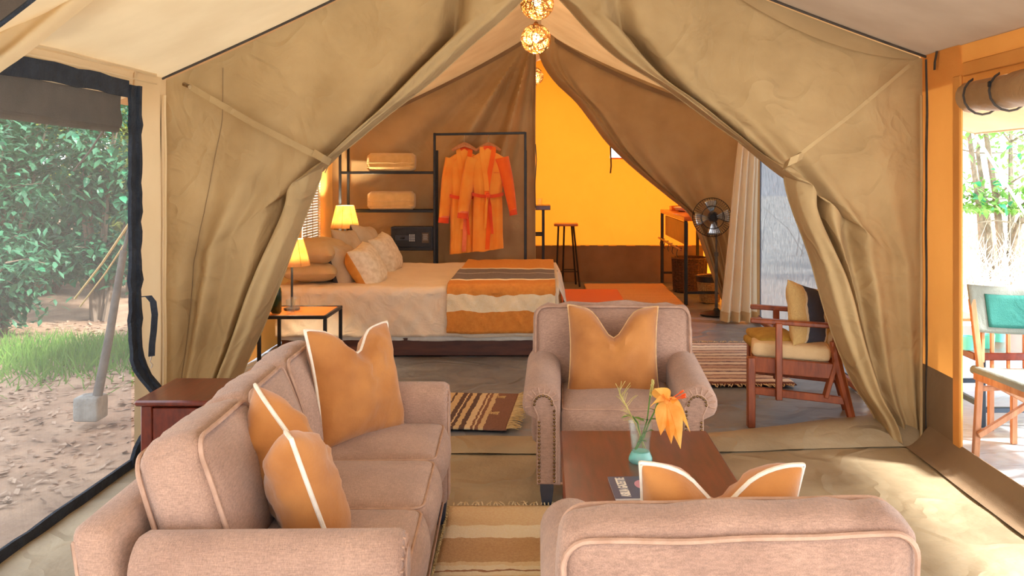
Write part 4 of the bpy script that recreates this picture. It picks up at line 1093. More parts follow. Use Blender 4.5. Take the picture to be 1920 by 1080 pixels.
def lamp(label, x, y, z0, h, rs, hs, en):
    t = thing('table_lamp', label, 'lamp', (x, y, z0))
    MB().lathe([(.001, 0), (.06, 0), (.06, .010), (.012, .018), (.009, .03), (.009, h-.02), (.006, h-.01), (.001, h-.01)], 20).build('stand', M_black, t)
    s_ = MB().lathe([(rs, h-hs), (rs*.62, h)], 32).build('lamp_shade', M_shade, t)
    solid(s_, .003)
    for k in range(8):
        a = 2*PI*k/8; MB().tube([(rs*1.01*math.cos(a), rs*1.01*math.sin(a), h-hs), (rs*.63*math.cos(a), rs*.63*math.sin(a), h)], .002, 5).build('shade_rib', M_cushamber, s_)
    b = MB().sphere((0, 0, h-hs*.5), .022, 10, 8).build('bulb', M_bulb, t)
    l = bpy.data.lights.new('lamp_light', 'POINT'); l.energy = en; l.color = (1, .82, .56); l.shadow_soft_size = .03
    lo_ = bpy.data.objects.new('lamp_light', l); COL.objects.link(lo_); lo_.parent = t; lo_.location = (0, 0, h-hs*.5+.035)
    return t
lamp('near bedside lamp with a glowing cream shade on the amber-topped table', X(541, 6.75), 6.84, .475, .53, .135, .20, 30)
lamp('far bedside lamp with a glowing cream shade in front of the shelves', X(647, 9.57), 9.57, .60, .56, .150, .235, 40)
bt = thing('bottle', 'dark green glass bottle on the amber-topped bedside table', 'bottle', (X(521, 6.7), 6.66, .476))
MB().lathe([(.001, .0), (.034, .0), (.038, .006), (.038, .15), (.034, .18), (.016, .205), (.014, .245), (.017, .25), (.001, .25)], 24).build('glass', M_bottle, bt)
MB().lathe([(.001, .249), (.012, .249), (.012, .262), (.001, .262)], 12).build('cap', M_black, bt)
for dx, dy in ((0, 0), (.0, .14)):
    gl = thing('tumbler', 'clear drinking tumbler beside the green bottle' if dy == 0 else 'clear drinking tumbler behind the other one by the lamp', 'glass', (X(548, 6.68)+dx, 6.64+dy, .476))
    MB().lathe([(.001, 0), (.028, 0), (.034, .10), (.032, .10), (.026, .008), (.001, .008)], 24).build('glass', M_glass, gl)

# ------------------------------------------------------------------ shelf and robe rack
rk = thing('clothes_rack', 'black steel shelf and robe rack standing against the brown partition', 'rack', (-1.19, 9.77, 0))
ro = Vector(rk.location)
YF, YB = -.10, .10
def rx(px): return X(px, 9.68)-ro.x
post = [(637, .0), (648, .16), (815, 0), (986, 0), (992, .16)]
for px, dy, ht in ((638, -.10, 1.92), (645, .12, 1.92), (815, -.10, 1.93), (815, .12, 1.75), (985, -.10, 1.94), (985, .12, 1.75)):
    MB().box((rx(px), dy, ht/2), (.026, .026, ht), .003).build('post', M_black, rk)
MB().bar((rx(815), -.10, 1.915), (rx(985), -.10, 1.93), .026, .026).build('hanging_rail', M_black, rk)
for nm, zz in (('shelf', 1.515), ('shelf', 1.105), ('shelf', .70)):
    s_ = MB().box(((rx(638)+rx(815))/2, .01, zz-.01), (rx(815)-rx(638)-.03, .22, .014), .002).build('shelf', M_black, rk)
    for dy in (-.10, .12): MB().bar((rx(638)+.013, dy, zz-.008), (rx(815)-.013, dy, zz-.008), .022, .03).build('shelf_rail', M_black, s_)
for px in (638, 815, 985):
    MB().bar((rx(px), -.09, .06), (rx(px), .11, .06), .022, .022).build('foot_rail', M_black, rk)
def blanket(label, z, seed, w):
    t = thing('rolled_blanket', label, 'blanket', (X(732, 9.66), 9.75, z), 0, None)
    def f(u, v):
        a = 2*PI*v; r_ = .098*(1+.02*nz(u*4, math.cos(a)*2, seed+math.sin(a)*2))
        e = 1-.28*max(0, abs(2*u-1)-.86)/.14
        sq = 1/(abs(math.cos(a))**3.2+abs(math.sin(a))**3.2)**(1/3.2)
        return (lerp(-w/2, w/2, u), 1.0*r_*sq*math.cos(a)*e, .104+1.04*r_*sq*math.sin(a)*e)
    mb = MB().grid(f, 30, 40, flip=True)
    n_ = len(mb.V)
    for u in (0, 1):
        ring = [f(u, j/40) for j in range(40)]; c = sum((Vector(p) for p in ring), Vector())/40
        mb.add(ring+[c+Vector(((2*u-1)*.01, 0, 0))], [(j, (j+1) % 40, 40) if u == 0 else ((j+1) % 40, j, 40) for j in range(40)])
    mb.build('roll', M_fleece, t)
    for k in range(2):
        z1 = [(lerp(-w/2, w/2, i/12)*.98, -.10, .055+.045*k+.006*nz(i*.5, k, seed)) for i in range(13)]
        MB().tube(z1, .006, 5).build('fold', M_fleece, t)
    return t
blanket('rolled honey fleece blanket on the upper shelf of the black rack', 1.513, 2, .51)
blanket('rolled honey fleece blanket on the middle shelf above the safe', 1.103, 7, .50)
sf = thing('safe', 'dark electronic safe on the lowest shelf of the rack', 'safe', (X(772, 9.66), 9.77, .698))
MB().box((0, 0, .115), (.45, .20, .23), .006).build('body', M_navyleg, sf)
dr = MB().box((0, -.105, .115), (.42, .012, .20), .004).build('door', M_black, sf)
MB().box((-.075, -.114, .115), (.20, .008, .055), .004).build('keypad_panel', M_navyleg, dr)
for i in range(3):
    for j in range(4): MB().box((-.018+i*.022, -.120, .085+j*.020), (.015, .006, .013), .002).build('key', M_keys, dr)
MB().box((-.10, -.122, .115), (.05, .012, .022), .004).build('handle', M_black, dr)
MB().box((.145, -.1125, .115), (.075, .003, .11), .001).build('notice_label', M_flap, dr)
for k in range(5): MB().box((.145, -.1145, .150-k*.014), (.055-.008*(k % 2), .001, .004), .0003).build('label_line', M_keys, dr)

# hangers and bathrobes
def hanger(label, x, y):
    t = thing('coat_hanger', label, 'hanger', (x, y, 1.905))
    MB().tube([(0, 0, -.10), (0, 0, -.02), (.012, 0, .012), (0, 0, .028), (-.016, 0, .016), (-.018, 0, .0)], .003, 6).build('hook', M_chrome, t)
    pts = [(lerp(-.13, .13, i/16), 0, -.100-.060*abs(i/8-1)**1.4) for i in range(17)]
    MB().tube(pts, [.016+.016*(1-abs(i/8-1)) for i in range(17)], 8, flat=.7).build('shoulders', M_palewood, t)
    return t
def robe(label, x, y, z0, zs, seed, sl, hemw, front=True):
    # origin at the neck, z = zs; cloth hangs to z0
    t = thing('bathrobe', label, 'robe', (x, y, zs)); Hh = zs-z0
    def hw(k):          # half width at fraction k down from the shoulder
        pts = [(0, .045), (.03, .12), (.07, .195), (.14, .205), (.25, .18), (.45, .15), (.6, .155), (.8, hemw*.96), (1, hemw)]
        for (a, b), (c, d) in zip(pts, pts[1:]):
            if k <= c: return lerp(b, d, sstep(a, c, k))
        return hemw
    def f(u, v):
        a = 2*PI*u; w_ = hw(v); dp = (.035+.05*sstep(.03, .2, v))
        cx_ = math.cos(a); cy_ = math.sin(a)
        r_ = 1+.10*math.sin(a*9+seed+2*v)*sstep(.15, .7, v)*1.3+.06*nz(cx_*2, v*5, seed)
        zz = -Hh*v-(.035*abs(cx_)**1.5*(1 if v < .12 else 0) if v < .12 else 0)
        return (w_*cx_*(1+.02*nz(v*4, seed)), dp*cy_*r_, zz+(.012*nz(cx_*2, seed, 3)+.02*cx_ if v > .99 else 0))
    MB().grid(f, 48, 40).build('body', M_robe, t)
    for s in (-1, 1):
        pts = sl[s]
        n_ = len(pts); fine = sampler([(p[0], p[1]) for p in pts]); rs_ = [p[2] for p in pts]
        P_ = []; R_ = []
        for i in range(15):
            q = fine(i/14); P_.append((q.x, -.02, q.y)); k = i/14*(n_-1); j = min(int(k), n_-2); R_.append(lerp(rs_[j], rs_[j+1], k-j))
        mb = MB().tube(P_, R_, 14, flat=.62)
        sv = mb.build('sleeve', M_robe if not (s > 0) else M_robe2s, t)
        e = Vector(P_[-1]); d_ = (Vector(P_[-1])-Vector(P_[-3])).normalized()
        MB().tube([e-d_*.055, e-d_*.05, e+d_*.004], [R_[-1]*1.02, R_[-1]*1.07, R_[-1]*1.08], 14, flat=.66).build('cuff', M_robe2, sv)
        MB().tube([e-d_*.075, e-d_*.055], [R_[-1]*1.04, R_[-1]*1.05], 14, flat=.66).build('cuff_band', M_robepink, sv)
    # shawl collar, front edge and belt
    for s in (-1, 1):
        P_ = [(s*.055, -.01, .012), (s*.062, -.055, -.03), (s*.045, -.092, -.14), (s*.015, -.105, -.30*Hh), (-.004, -.112, -.42*Hh)]
        F_ = sampler([(p[0], p[2]) for p in P_]); pts = []
        for i in range(20):
            q = F_(i/19); k = i/19*4; j = min(3, int(k)); pts.append((q.x, lerp(P_[j][1], P_[j+1][1], k-j), q.y))
        MB().ribbon(pts, .05, (1, 0, 0), .012).build('collar', M_robe if s < 0 else M_robe2s, t)
    MB().lathe([(.055, -.03), (.058, .005), (.05, .03)], 20).build('neck_band', M_robe2, t, loc=(0, .01, -.005)).scale = (1, .6, 1)
    MB().box((0, .012, -.05), (.03, .004, .02), .002).build('neck_label', M_liner, t)
    MB().box((0, -.02, -.07), (.09, .01, .16), .003).build('inner_back', M_robe2, t)
    zb = -.46*Hh
    bl_ = MB().ribbon([(.162*math.cos(a), -.10*math.sin(a)-.012, zb+.012*math.cos(a*2)) for a in [PI*i/20 for i in range(21)]], .035, (0, 0, 1), .012).build('belt', M_robe2, t)
    MB().rbox((.01, -.128, zb), (.045, .03, .05), .012, 6).build('knot', M_robe2, bl_)
    for dx, L in ((-.03, .34), (.028, .24), (.045, .40)):
        MB().ribbon([(.01, -.135, zb), (.01+dx*.5, -.142, zb-.10), (.01+dx, -.135, zb-L)], .026, (1, 0, 0), .008).build('belt_end', M_robe2 if dx > 0 else M_robe, bl_)
    MB().box((.095, -.092, -.24*Hh), (.06, .004, .004), .001).build('pocket_stitch', M_robe2, t)
    MB().ribbon([(-.004, -.112, -.42*Hh), (.005, -.108, -.6*Hh), (.012, -.105, -.8*Hh), (.0, -.10, -.985*Hh)], .045, (1, 0, 0), .010).build('front_edge', M_robe2s if front else M_robepink, t)
    return t
M_robe2s = mat('shaded_robe_side', srgb(248, 112, 26), .9, srgb(234, 92, 18), 5, .3, 300, sheen=.2)  # robe cloth away from the light, its shade put into a redder orange
dR = 9.50
x2 = X(914, dR); x1 = X(868, dR)
hanger('wooden coat hanger holding the front orange robe', x2, 9.67)
hanger('wooden coat hanger holding the rear orange robe', x1, 9.67)
k = 1700/dR
sl2 = {-1: [(-.15, -.10, .085), (-.195, -.30, .085), (-.235, -.52, .075), (-.265, -.735, .062)], 1: [(.15, -.10, .085), (.20, -.30, .075), (.235, -.48, .062), (.272, -.70, .045)]}
robe('orange bathrobe with a tied belt hanging in front on the rack', x2, 9.57, .69, 1.765, 1.0, sl2, .165)
sl1 = {-1: [(-.13, -.10, .085), (-.165, -.30, .085), (-.195, -.55, .075), (-.225, -.785, .06)], 1: [(.12, -.10, .07), (.14, -.30, .07), (.15, -.48, .06), (.16, -.66, .05)]}
robe('orange bathrobe half hidden behind the other one on the rack', x1, 9.70, .655, 1.76, 4.0, sl1, .16, False)
# ------------------------------------------------------------------ campaign lounge chair by the right curtain
lc = thing('wooden_armchair', 'low reddish wooden armchair with beige seat pad behind the right tied curtain', 'chair', (1.55, 5.55, 0))
lo2 = Vector(lc.location)
def L(px, py, d): return P(px, py, d)-lo2
dn, df = 5.36, 5.92
def LX(px, py, d, dref=5.36):          # point given on the near frame, set back to the far frame
    yn = (5.36+.266)/(1+.22*(px-VX)/FPX); p = P(px, py, yn); k_ = (d-5.36)
    return Vector((p.x+.22*k_, yn+.975*k_, p.z))-lo2
for d, fn in ((dn, lambda a, b: LX(a, b, dn)), (df, lambda a, b: LX(a, b, df))):
    fl2 = fn(1408, 669); fl2b = Vector((fl2.x, fl2.y, 0)); 
    MB().bar(fl2b, fl2, .045, .05, .005, (0, 1, 0)).build('leg', M_teak, lc)
    rear = [fn(1563, 640), fn(1572, 690), fn(1585, 740), fn(1604, 803)]; rear[-1].z = .0
    MB().tube(rear, [.024, .030, .028, .022], 8).build('leg', M_teak, lc)
    MB().bar(fn(1408, 682), fn(1562, 696), .028, .09, .004).build('seat_rail', M_teak, lc)
    MB().bar(fn(1410, 731), fn(1590, 752), .026, .045, .004).build('stretcher', M_teak, lc)
    MB().bar(fn(1407, 600), fn(1562, 611), .055, .028, .006).build('armrest', M_teak, lc)
    MB().bar(fn(1458, 604)+Vector((0, -.03, 0)), fn(1458, 748)+Vector((0, -.03, 0)), .038, .024, .004, (0, 1, 0)).build('arm_post', M_teak, lc)
    MB().bar(fn(1568, 672), fn(1547, 745), .026, .05, .004, (0, 1, 0)).build('brace', M_teak, lc)
    MB().bar(fn(1563, 660), fn(1592, 520), .03, .05, .004, (0, 1, 0)).build('back_post', M_teak, lc)
a = LX(1412, 690, dn); b = LX(1412, 690, df)
MB().bar(a, b, .028, .08, .004).build('front_rail', M_teak, lc)
a = LX(1562, 700, dn); b = LX(1562, 700, df)
MB().bar(a, b, .028, .08, .004).build('rear_rail', M_teak, lc)
for py in (540, 580, 620): MB().bar(LX(1590-(py-520)*.2, py, dn+.02), LX(1590-(py-520)*.2, py, df-.02), .015, .05, .004).build('back_slat', M_teak, lc)
s0 = LX(1409, 668, dn); s1 = LX(1560, 680, dn)
M = Matrix.Translation(((s0.x+s1.x)/2+.06, (s0.y+s1.y)/2+.27, (s0.z+s1.z)/2+.035)) @ Matrix.Rotation(-.22, 4, 'Z') @ Matrix.Rotation(math.atan2(s0.z-s1.z, s1.x-s0.x), 4, 'Y')
MB().rbox((0, 0, 0), ((s1-s0).length, .50, .095), .035, 10, (0, 0, .012)).xf(M).build('seat_pad', M_calico, lc)
bl2 = thing('folded_blanket', 'mustard folded blanket on the front of the wooden armchair seat', 'blanket', P(1445, 638, 5.60))
MB().rbox((0, 0, -.02), (.26, .40, .05), .022, 8, (0, 0, .02)).build('lower_fold', M_mustard, bl2)
MB().rbox((.01, 0, .025), (.25, .38, .045), .020, 8, (0, 0, .025)).build('upper_fold', M_mustard, bl2)
M_navystr = stripes('navy_banded_cloth', 'X', [(-.3, srgb(206, 172, 112)), (-.115, srgb(214, 196, 160)), (-.10, srgb(60, 64, 78)), (.05, srgb(216, 200, 164)), (.065, srgb(200, 160, 84)), (.3, srgb(200, 160, 84))], wob=.006, mix=.2)
pillow('cushion', 'straw coloured cushion with a broad navy band on the wooden armchair', tuple(P(1517, 594, 5.52)), (D2R(-16), D2R(14), D2R(38)), .38, .40, .15, 0, M_navystr, None, 3, n=18)
bolster = thing('bolster', 'small pinkish bolster tucked behind the navy banded cushion', 'cushion', P(1553, 640, 5.60))
MB().rbox((0, 0, 0), (.09, .30, .16), .04, 8, (.01, .01, .01)).build('cover', M_calico, bolster)

# ------------------------------------------------------------------ pedestal fan
fan = thing('pedestal_fan', 'dark grey pedestal fan in the shade of the back curtain', 'fan', (X(1343, 9.62), 9.62, 0))
zh = Z(408, 9.5)
MB().lathe([(.001, 0), (.17, 0), (.175, .012), (.12, .03), (.04, .045), (.022, .07), (.001, .07)], 32).build('base', M_black, fan)
MB().lathe([(.016, .06), (.016, zh*.62)], 14).build('pole', M_pole, fan)
MB().lathe([(.010, zh*.6), (.010, zh-.05)], 12).lathe([(.024, zh*.6), (.024, zh*.64)], 14, cap=True).build('upper_pole', M_chrome2 if 'M_chrome2' in globals() else M_pole, fan)
hd = MB().tube([(-.02, .10, zh), (-.03, .02, zh), (-.035, -.03, zh)], [.05, .06, .045], 16).build('motor', M_black, fan)
hx = -.055
for i in range(4):
    a0 = PI/2*i+.1
    def bl_f(u, v, a0=a0):
        r_ = lerp(.035, .185, u); w_ = lerp(.25, .52, u**.7)*(1-.25*u**3)
        a = a0+lerp(-w_, w_, v)
        return (hx+r_*math.cos(a), -.075-.02*(v-.5), zh+r_*math.sin(a))
    solid(MB().grid(bl_f, 8, 6).build('blade', M_chrome, hd), .003)
MB().tube([(hx, -.09, zh), (hx, -.055, zh)], .032, 16).build('hub', M_black, hd)
gm = MB()
for k in range(48):
    a = 2*PI*k/48; c_, s_ = math.cos(a), math.sin(a)
    gm.tube([(hx+.03*c_, -.11, zh+.03*s_), (hx+.12*c_, -.105, zh+.12*s_), (hx+.19*c_, -.08, zh+.19*s_), (hx+.205*c_, -.05, zh+.205*s_), (hx+.15*c_, -.02, zh+.15*s_)], .0018, 4)
for r_, y_ in ((.205, -.05), (.12, -.107), (.035, -.112)):
    gm.tube([(hx+r_*math.cos(2*PI*k/40), y_, zh+r_*math.sin(2*PI*k/40)) for k in range(40)], .004, 5, True)
gm.build('guard', M_black, hd)

# ------------------------------------------------------------------ bathroom furniture
vn = thing('washstand', 'tall washstand on black steel legs with a wooden top in the bathroom', 'washstand', (1.86, 11.4, 0))
vo = Vector(vn.location); vx0, vx1, vy0, vy1, vz = 1.585, 2.12, 10.32, 12.45, 1.005
MB().box(((vx0+vx1)/2-vo.x, 0, vz-.025), (vx1-vx0, vy1-vy0, .05), .006).build('worktop', M_teakglow, vn)
for x in (vx0+.02, vx1-.03):
    for y in (vy0+.02, vy1-.02): MB().box((x-vo.x, y-vo.y, (vz-.05)/2), (.04, .04, vz-.05), .004).build('leg', M_black, vn)
MB().bar((vx0+.05-vo.x, vy0+.1-vo.y, .80), (vx0+.05-vo.x, vy1-.2-vo.y, .80), .02, .26, .004).build('apron', M_teak, vn)
MB().bar((vx0+.02-vo.x, vy0+.02-vo.y, .14), (vx1-.03-vo.x, vy0+.02-vo.y, .14), .03, .03).build('foot_rail', M_black, vn)
MB().bar((vx0+.02-vo.x, vy1-.02-vo.y, .14), (vx1-.03-vo.x, vy1-.02-vo.y, .14), .03, .03).build('foot_rail', M_black, vn)
MB().tube([(vx0-.03-vo.x, vy0+.05-vo.y, .62), (vx0-.03-vo.x, vy1-.05-vo.y, .62)], .012, 8).build('towel_rail', M_teak, vn)
for i in range(5):
    yy = lerp(vy0+.3, vy1-.3, i/4)-vo.y
    MB().tube([(vx0+.02-vo.x, yy, .62), (vx0-.03-vo.x, yy, .62), (vx0-.045-vo.x, yy, .55), (vx0-.03-vo.x, yy, .52)], .006, 5).build('hook', M_black, vn)
for lab, y, r_ in (('white basin at the near end of the washstand', 10.85, .20), ('white basin at the far end of the washstand', 11.75, .20)):
    s_ = thing('basin', lab, 'basin', (1.86, y, vz+.001))
    MB().lathe([(.001, .012), (.10, .014), (r_-.02, .05), (r_-.012, .058), (r_, .055), (r_-.03, .02), (.12, 0), (.001, 0)], 32).build('bowl', M_white, s_)
    MB().lathe([(.001, .0165), (.02, .0165), (.02, .013)], 12).build('drain', M_chrome, s_)
tr_ = thing('tray', 'small wooden tray at the far end of the washstand', 'tray', (1.86, 12.2, vz+.001))
MB().box((0, 0, .006), (.34, .22, .012), .003).build('base', M_teakglow, tr_)
for s in (-1, 1):
    MB().box((s*.165, 0, .03), (.012, .22, .05), .003).build('rim', M_teakglow, tr_)
    MB().box((0, s*.105, .03), (.33, .012, .05), .003).build('rim', M_teakglow, tr_)
bt2 = thing('soap_bottle', 'amber soap bottle standing in the tray on the washstand', 'bottle', (1.82, 12.2, vz+.014))
MB().lathe([(.001, 0), (.03, 0), (.032, .01), (.032, .10), (.012, .125), (.012, .14), (.001, .14)], 18).build('body', M_cushamber, bt2)
MB().tube([(0, 0, .138), (0, 0, .17), (-.03, 0, .17)], .006, 6).build('pump', M_black, bt2)
def basket(label, x, y, r0, r1, h, m, square=False):
    t = thing('woven_basket', label, 'basket', (x, y, .004))
    prof = []; n_ = int(h/.022)
    for i in range(n_):
        r_ = lerp(r0, r1, i/n_)
        prof += [(r_-.004, h*i/n_), (r_+.006, h*(i+.5)/n_)]
    prof += [(r1+.006, h), (r1-.012, h), (r0-.012, .02), (.001, .02)]
    b_ = MB().lathe([(.001, 0)]+prof, 30).build('weave', m, t)
    st_ = MB()
    for k in range(30):
        a = 2*PI*k/30; st_.tube([((lerp(r0, r1, q)+.005)*math.cos(a), (lerp(r0, r1, q)+.005)*math.sin(a), h*q) for q in (0, .33, .66, 1)], .005, 4)
    st_.build('stakes', m, t, kind='stuff')
    MB().tube([((r1)*math.cos(2*PI*k/30), r1*math.sin(2*PI*k/30), h) for k in range(30)], .013, 6, True).build('rim', m, t)
    return t
basket('dark woven laundry basket under the washstand', 1.84, 11.55, .20, .22, .42, M_wickerdk)
wb_ = basket('straw waste basket with a black liner between washstand and fan', 1.915, 10.55, .105, .15, .30, M_wicker)
MB().lathe([(.155, .24), (.166, .305), (.150, .315), (.13, .29), (.10, .06), (.001, .06)], 26).build('liner', M_liner, wb_)
stl = thing('bar_stool', 'wooden-topped bar stool with black legs by the amber wall', 'stool', (X(1061, 12.1), 12.1, 0))
zs_ = Z(421, 12.1)
MB().rbox((0, 0, zs_), (.32, .28, .035), .015, 8, (0, 0, -.008)).build('seat', M_teakglow, stl)
for x, y, x2_, y2_ in ((-.10, -.05, -.13, -.12), (.10, -.06, .18, -.14), (-.02, .09, -.04, .16), (.08, .09, .14, .15)):
    MB().tube([(x, y, zs_-.015), (x2_, y2_, 0)], .013, 8).build('leg', M_black, stl)
for a_, b_ in (((-.124, -.103), (.16, -.12)), ((-.035, .143), (.125, .135))):
    MB().tube([(a_[0], a_[1], .20), (b_[0], b_[1], .20)], .008, 6).build('stretcher', M_black, stl)
dk = thing('side_counter', 'narrow dark red wooden counter on black legs at the left of the bathroom', 'table', (-.10, 11.5, 0))
zc_ = Z(384, 11.5); xe = X(1032, 11.4)+.10
MB().box((xe-.40, 0, zc_-.03), (.80, .48, .055), .005).build('top', M_mahog, dk)
for sy in (-1, 1):
    for sx in (0, 1): MB().box((xe-.09-.62*sx, sy*.20, (zc_-.057)/2), (.035, .035, zc_-.057), .003).build('leg', M_black, dk)
    MB().bar((xe-.09, sy*.20, zc_-.37), (xe-.71, sy*.20, zc_-.37), .025, .025).build('rail', M_black, dk)
gl = thing('tumbler', 'small amber tumbler on the dark red bathroom counter', 'glass', (X(1012, 11.45), 11.45, zc_-.002))
MB().lathe([(.001, 0), (.03, 0), (.035, .085), (.032, .085), (.027, .01), (.001, .01)], 20).build('glass', M_glass, gl)

# ------------------------------------------------------------------ pendant lamps
def pendant(label, px, py, d, r, en, seed):
    p = P(px, py, d); t = thing('pendant_lamp', label, 'lamp', tuple(p)); q = random.Random(seed)
    mb = MB()
    for k in range(170):
        n_ = Vector((q.gauss(0, 1), q.gauss(0, 1), q.gauss(0, 1))).normalized(); a = n_.orthogonal().normalized(); b = n_.cross(a)
        off_ = q.uniform(-.75, .75); rr = r*math.sqrt(1-off_*off_); ph = q.random()*6
        mb.tube([n_*off_*r+(a*math.cos(ph+2*PI*i/22)+b*math.sin(ph+2*PI*i/22))*rr*(1+.012*math.sin(i*3+k)) for i in range(22)], .0018, 3, True)
    mb.build('woven_shade', M_cane, t, kind='stuff')
    MB().sphere((0, 0, .01), .030, 14, 10, (1, 1, 1.25)).build('bulb', M_bulb, t)
    MB().lathe([(.001, .045), (.018, .045), (.018, r+.012), (.010, r+.02), (.001, r+.02)], 14).build('holder', M_cane, t)
    top = roofz(p.x)-.02-p.z
    MB().tube([(0, 0, r), (.0, 0, max(top, r+.03))], .003, 5).build('flex', M_cushamber, t)
    l = bpy.data.lights.new('pendant_light', 'POINT'); l.energy = en; l.color = (1, .82, .58); l.shadow_soft_size = .03
    o = bpy.data.objects.new('pendant_light', l); COL.objects.link(o); o.parent = t; o.location = (0, 0, -.04)
pendant('woven cane globe pendant nearest us at the top of the frame', 1007, 6, 6.3, .115, 46, 2)
pendant('woven cane globe pendant hanging in the middle under the ridge', 1005, 73, 7.35, .120, 58, 3)
pendant('woven cane globe pendant furthest away and half hidden by the partition edge', 1002, 143, 11.3, .110, 34, 4)
cb_ = MB().tube([(X(1004, 9.9), 9.9, Z(270, 9.9)), (X(1006, 9.9), 9.9, Z(300, 9.9)), (X(1003, 9.9), 9.9, Z(345, 9.9)), (X(1004, 9.9), 9.9, Z(390, 9.9))], .005, 5).build('cable', M_liner)
tag(cb_, 'thin dark cable running down the free edge of the brown partition', 'cable')

# ------------------------------------------------------------------ veranda to the right
def awn(u, v):
    x = lerp(2.16, 3.25, u); y = lerp(.2, 6.85, v)
    return (x, y, 2.16-.36*u-.02*math.sin(PI*u)+.01*nz(x*2, y*2))
aw = thing('awning', 'cream canvas awning stretched out above the veranda', 'awning', (2.7, 3.5, 2.0)); ao = Vector(aw.location)
solid(MB().grid(lambda u, v: Vector(awn(u, v))-ao, 20, 40).build('canvas', M_cream, aw), .004)
MB().tube([Vector(awn(1, i/40))-ao for i in range(41)], .010, 6).build('edge_hem', M_cream, aw)
MB().tube([Vector(awn(i/20, 1))-ao for i in range(21)], .008, 6).build('edge_hem', M_cream, aw)
MB().tube([Vector(awn(.55, i/40))-ao-Vector((0, 0, .004)) for i in range(41)], .003, 5).build('seam', M_seam, aw)
rp_ = thing('guy_rope', 'pale rope running down from the awning corner past the trees', 'rope', (3.25, 6.85, 1.79))
MB().tube([(0, 0, 0), (1.6, 2.0, -.95), (3.3, 4.2, -1.85)], .012, 6).build('strand', M_sheet, rp_)
struct(MB().grid(lambda u, v: (lerp(2.13, 4.6, u), lerp(.6, 8.2, v), -.004+.010*nz(lerp(2.1, 4.6, u)*2.2, lerp(.6, 8, v)*3.2, 4)), 60, 90), 'veranda_floor', M_veranda)

# director's chair
dcx = thing('director_chair', 'folding wooden director chair with a teal back and grey-green sling on the veranda', 'chair', (2.50, 4.62, 0), 0)
do = Vector(dcx.location)
def DQ(px, py, d): return P(px, py, d)-do
dA, dB = 4.80, 4.42
fA = DQ(1829, 855, dA); fA.z = 0
MB().bar(fA, DQ(1838, 690, dA), .034, .028, .004, (0, 1, 0)).build('leg', M_palewood, dcx)
MB().bar(DQ(1838, 692, dA), DQ(1822, 560, dA+.03), .032, .026, .004, (0, 1, 0)).build('back_post', M_palewood, dcx)
MB().bar(DQ(1842, 680, dA+.03), DQ(1842, 615, dA+.06), .018, .02, .003, (0, 1, 0)).build('back_brace', M_palewood, dcx)
fB = fA+Vector((.60, .1, 0))
MB().bar(fB, fB+Vector((.01, 0, .46)), .034, .028, .004, (0, 1, 0)).build('leg', M_palewood, dcx)
MB().bar(fB+Vector((.01, 0, .46)), fB+Vector((-.03, .03, .84)), .032, .026, .004, (0, 1, 0)).build('back_post', M_palewood, dcx)
fC = fA+Vector((.06, -.46, 0)); fD = fB+Vector((.06, -.46, 0))
for f_ in (fC, fD): MB().bar(f_, f_+Vector((.01, 0, .46)), .034, .028, .004, (0, 1, 0)).build('leg', M_palewood, dcx)
up = Vector((0, 0, 1))
MB().bar(fA+up*.43, fC+up*.43, .03, .04, .004).build('side_rail', M_palewood, dcx)
MB().bar(fB+up*.43, fD+up*.43, .03, .04, .004).build('side_rail', M_palewood, dcx)
MB().bar(fA+up*.36+Vector((.015, 0, 0)), fB+up*.36, .022, .026, .003).build('cross_rail', M_palewood, dcx)
for s_ in (0, 1):
    o_ = Vector((.03*s_, -.42*s_, 0))
    MB().bar(fA+o_+up*.12+Vector((0, -.03, 0)), fB+o_+up*.44+Vector((0, -.03, 0)), .02, .032, .003).build('cross_brace', M_palewood, dcx)
    MB().bar(fA+o_+up*.44+Vector((0, -.05, 0)), fB+o_+up*.12+Vector((0, -.05, 0)), .02, .032, .003).build('cross_brace', M_palewood, dcx)
def sling(u, v):
    p = lerp(fA, fB, u).lerp(lerp(fC, fD, u), v); return p+up*(.474-.022*math.sin(PI*u))
solid(MB().grid(sling, 16, 10).build('seat_sling', M_olive, dcx), .006)
MB().tube([fA+up*.455+Vector((.005, .03, 0)), fC+up*.455+Vector((.005, -.02, 0))], .024, 10).build('sling_roll', M_olive, dcx)
b0 = DQ(1814, 533, dA+.02); b1 = DQ(1826, 622, dA+.02)
def back(u, v):
    p = b0.lerp(b1, v)+Vector((.62*u, .03*math.sin(PI*u), -.020*math.sin(PI*u)+.035*u*0))
    return p
bk = MB().grid(back, 24, 10).build('backrest', M_olive, dcx); solid(bk, .012)
solid(MB().grid(lambda u, v: Vector(back(.14+.72*u, .17+.70*v))+Vector((0, -.010, 0)), 20, 8).build('teal_panel', M_teal, bk), .006)

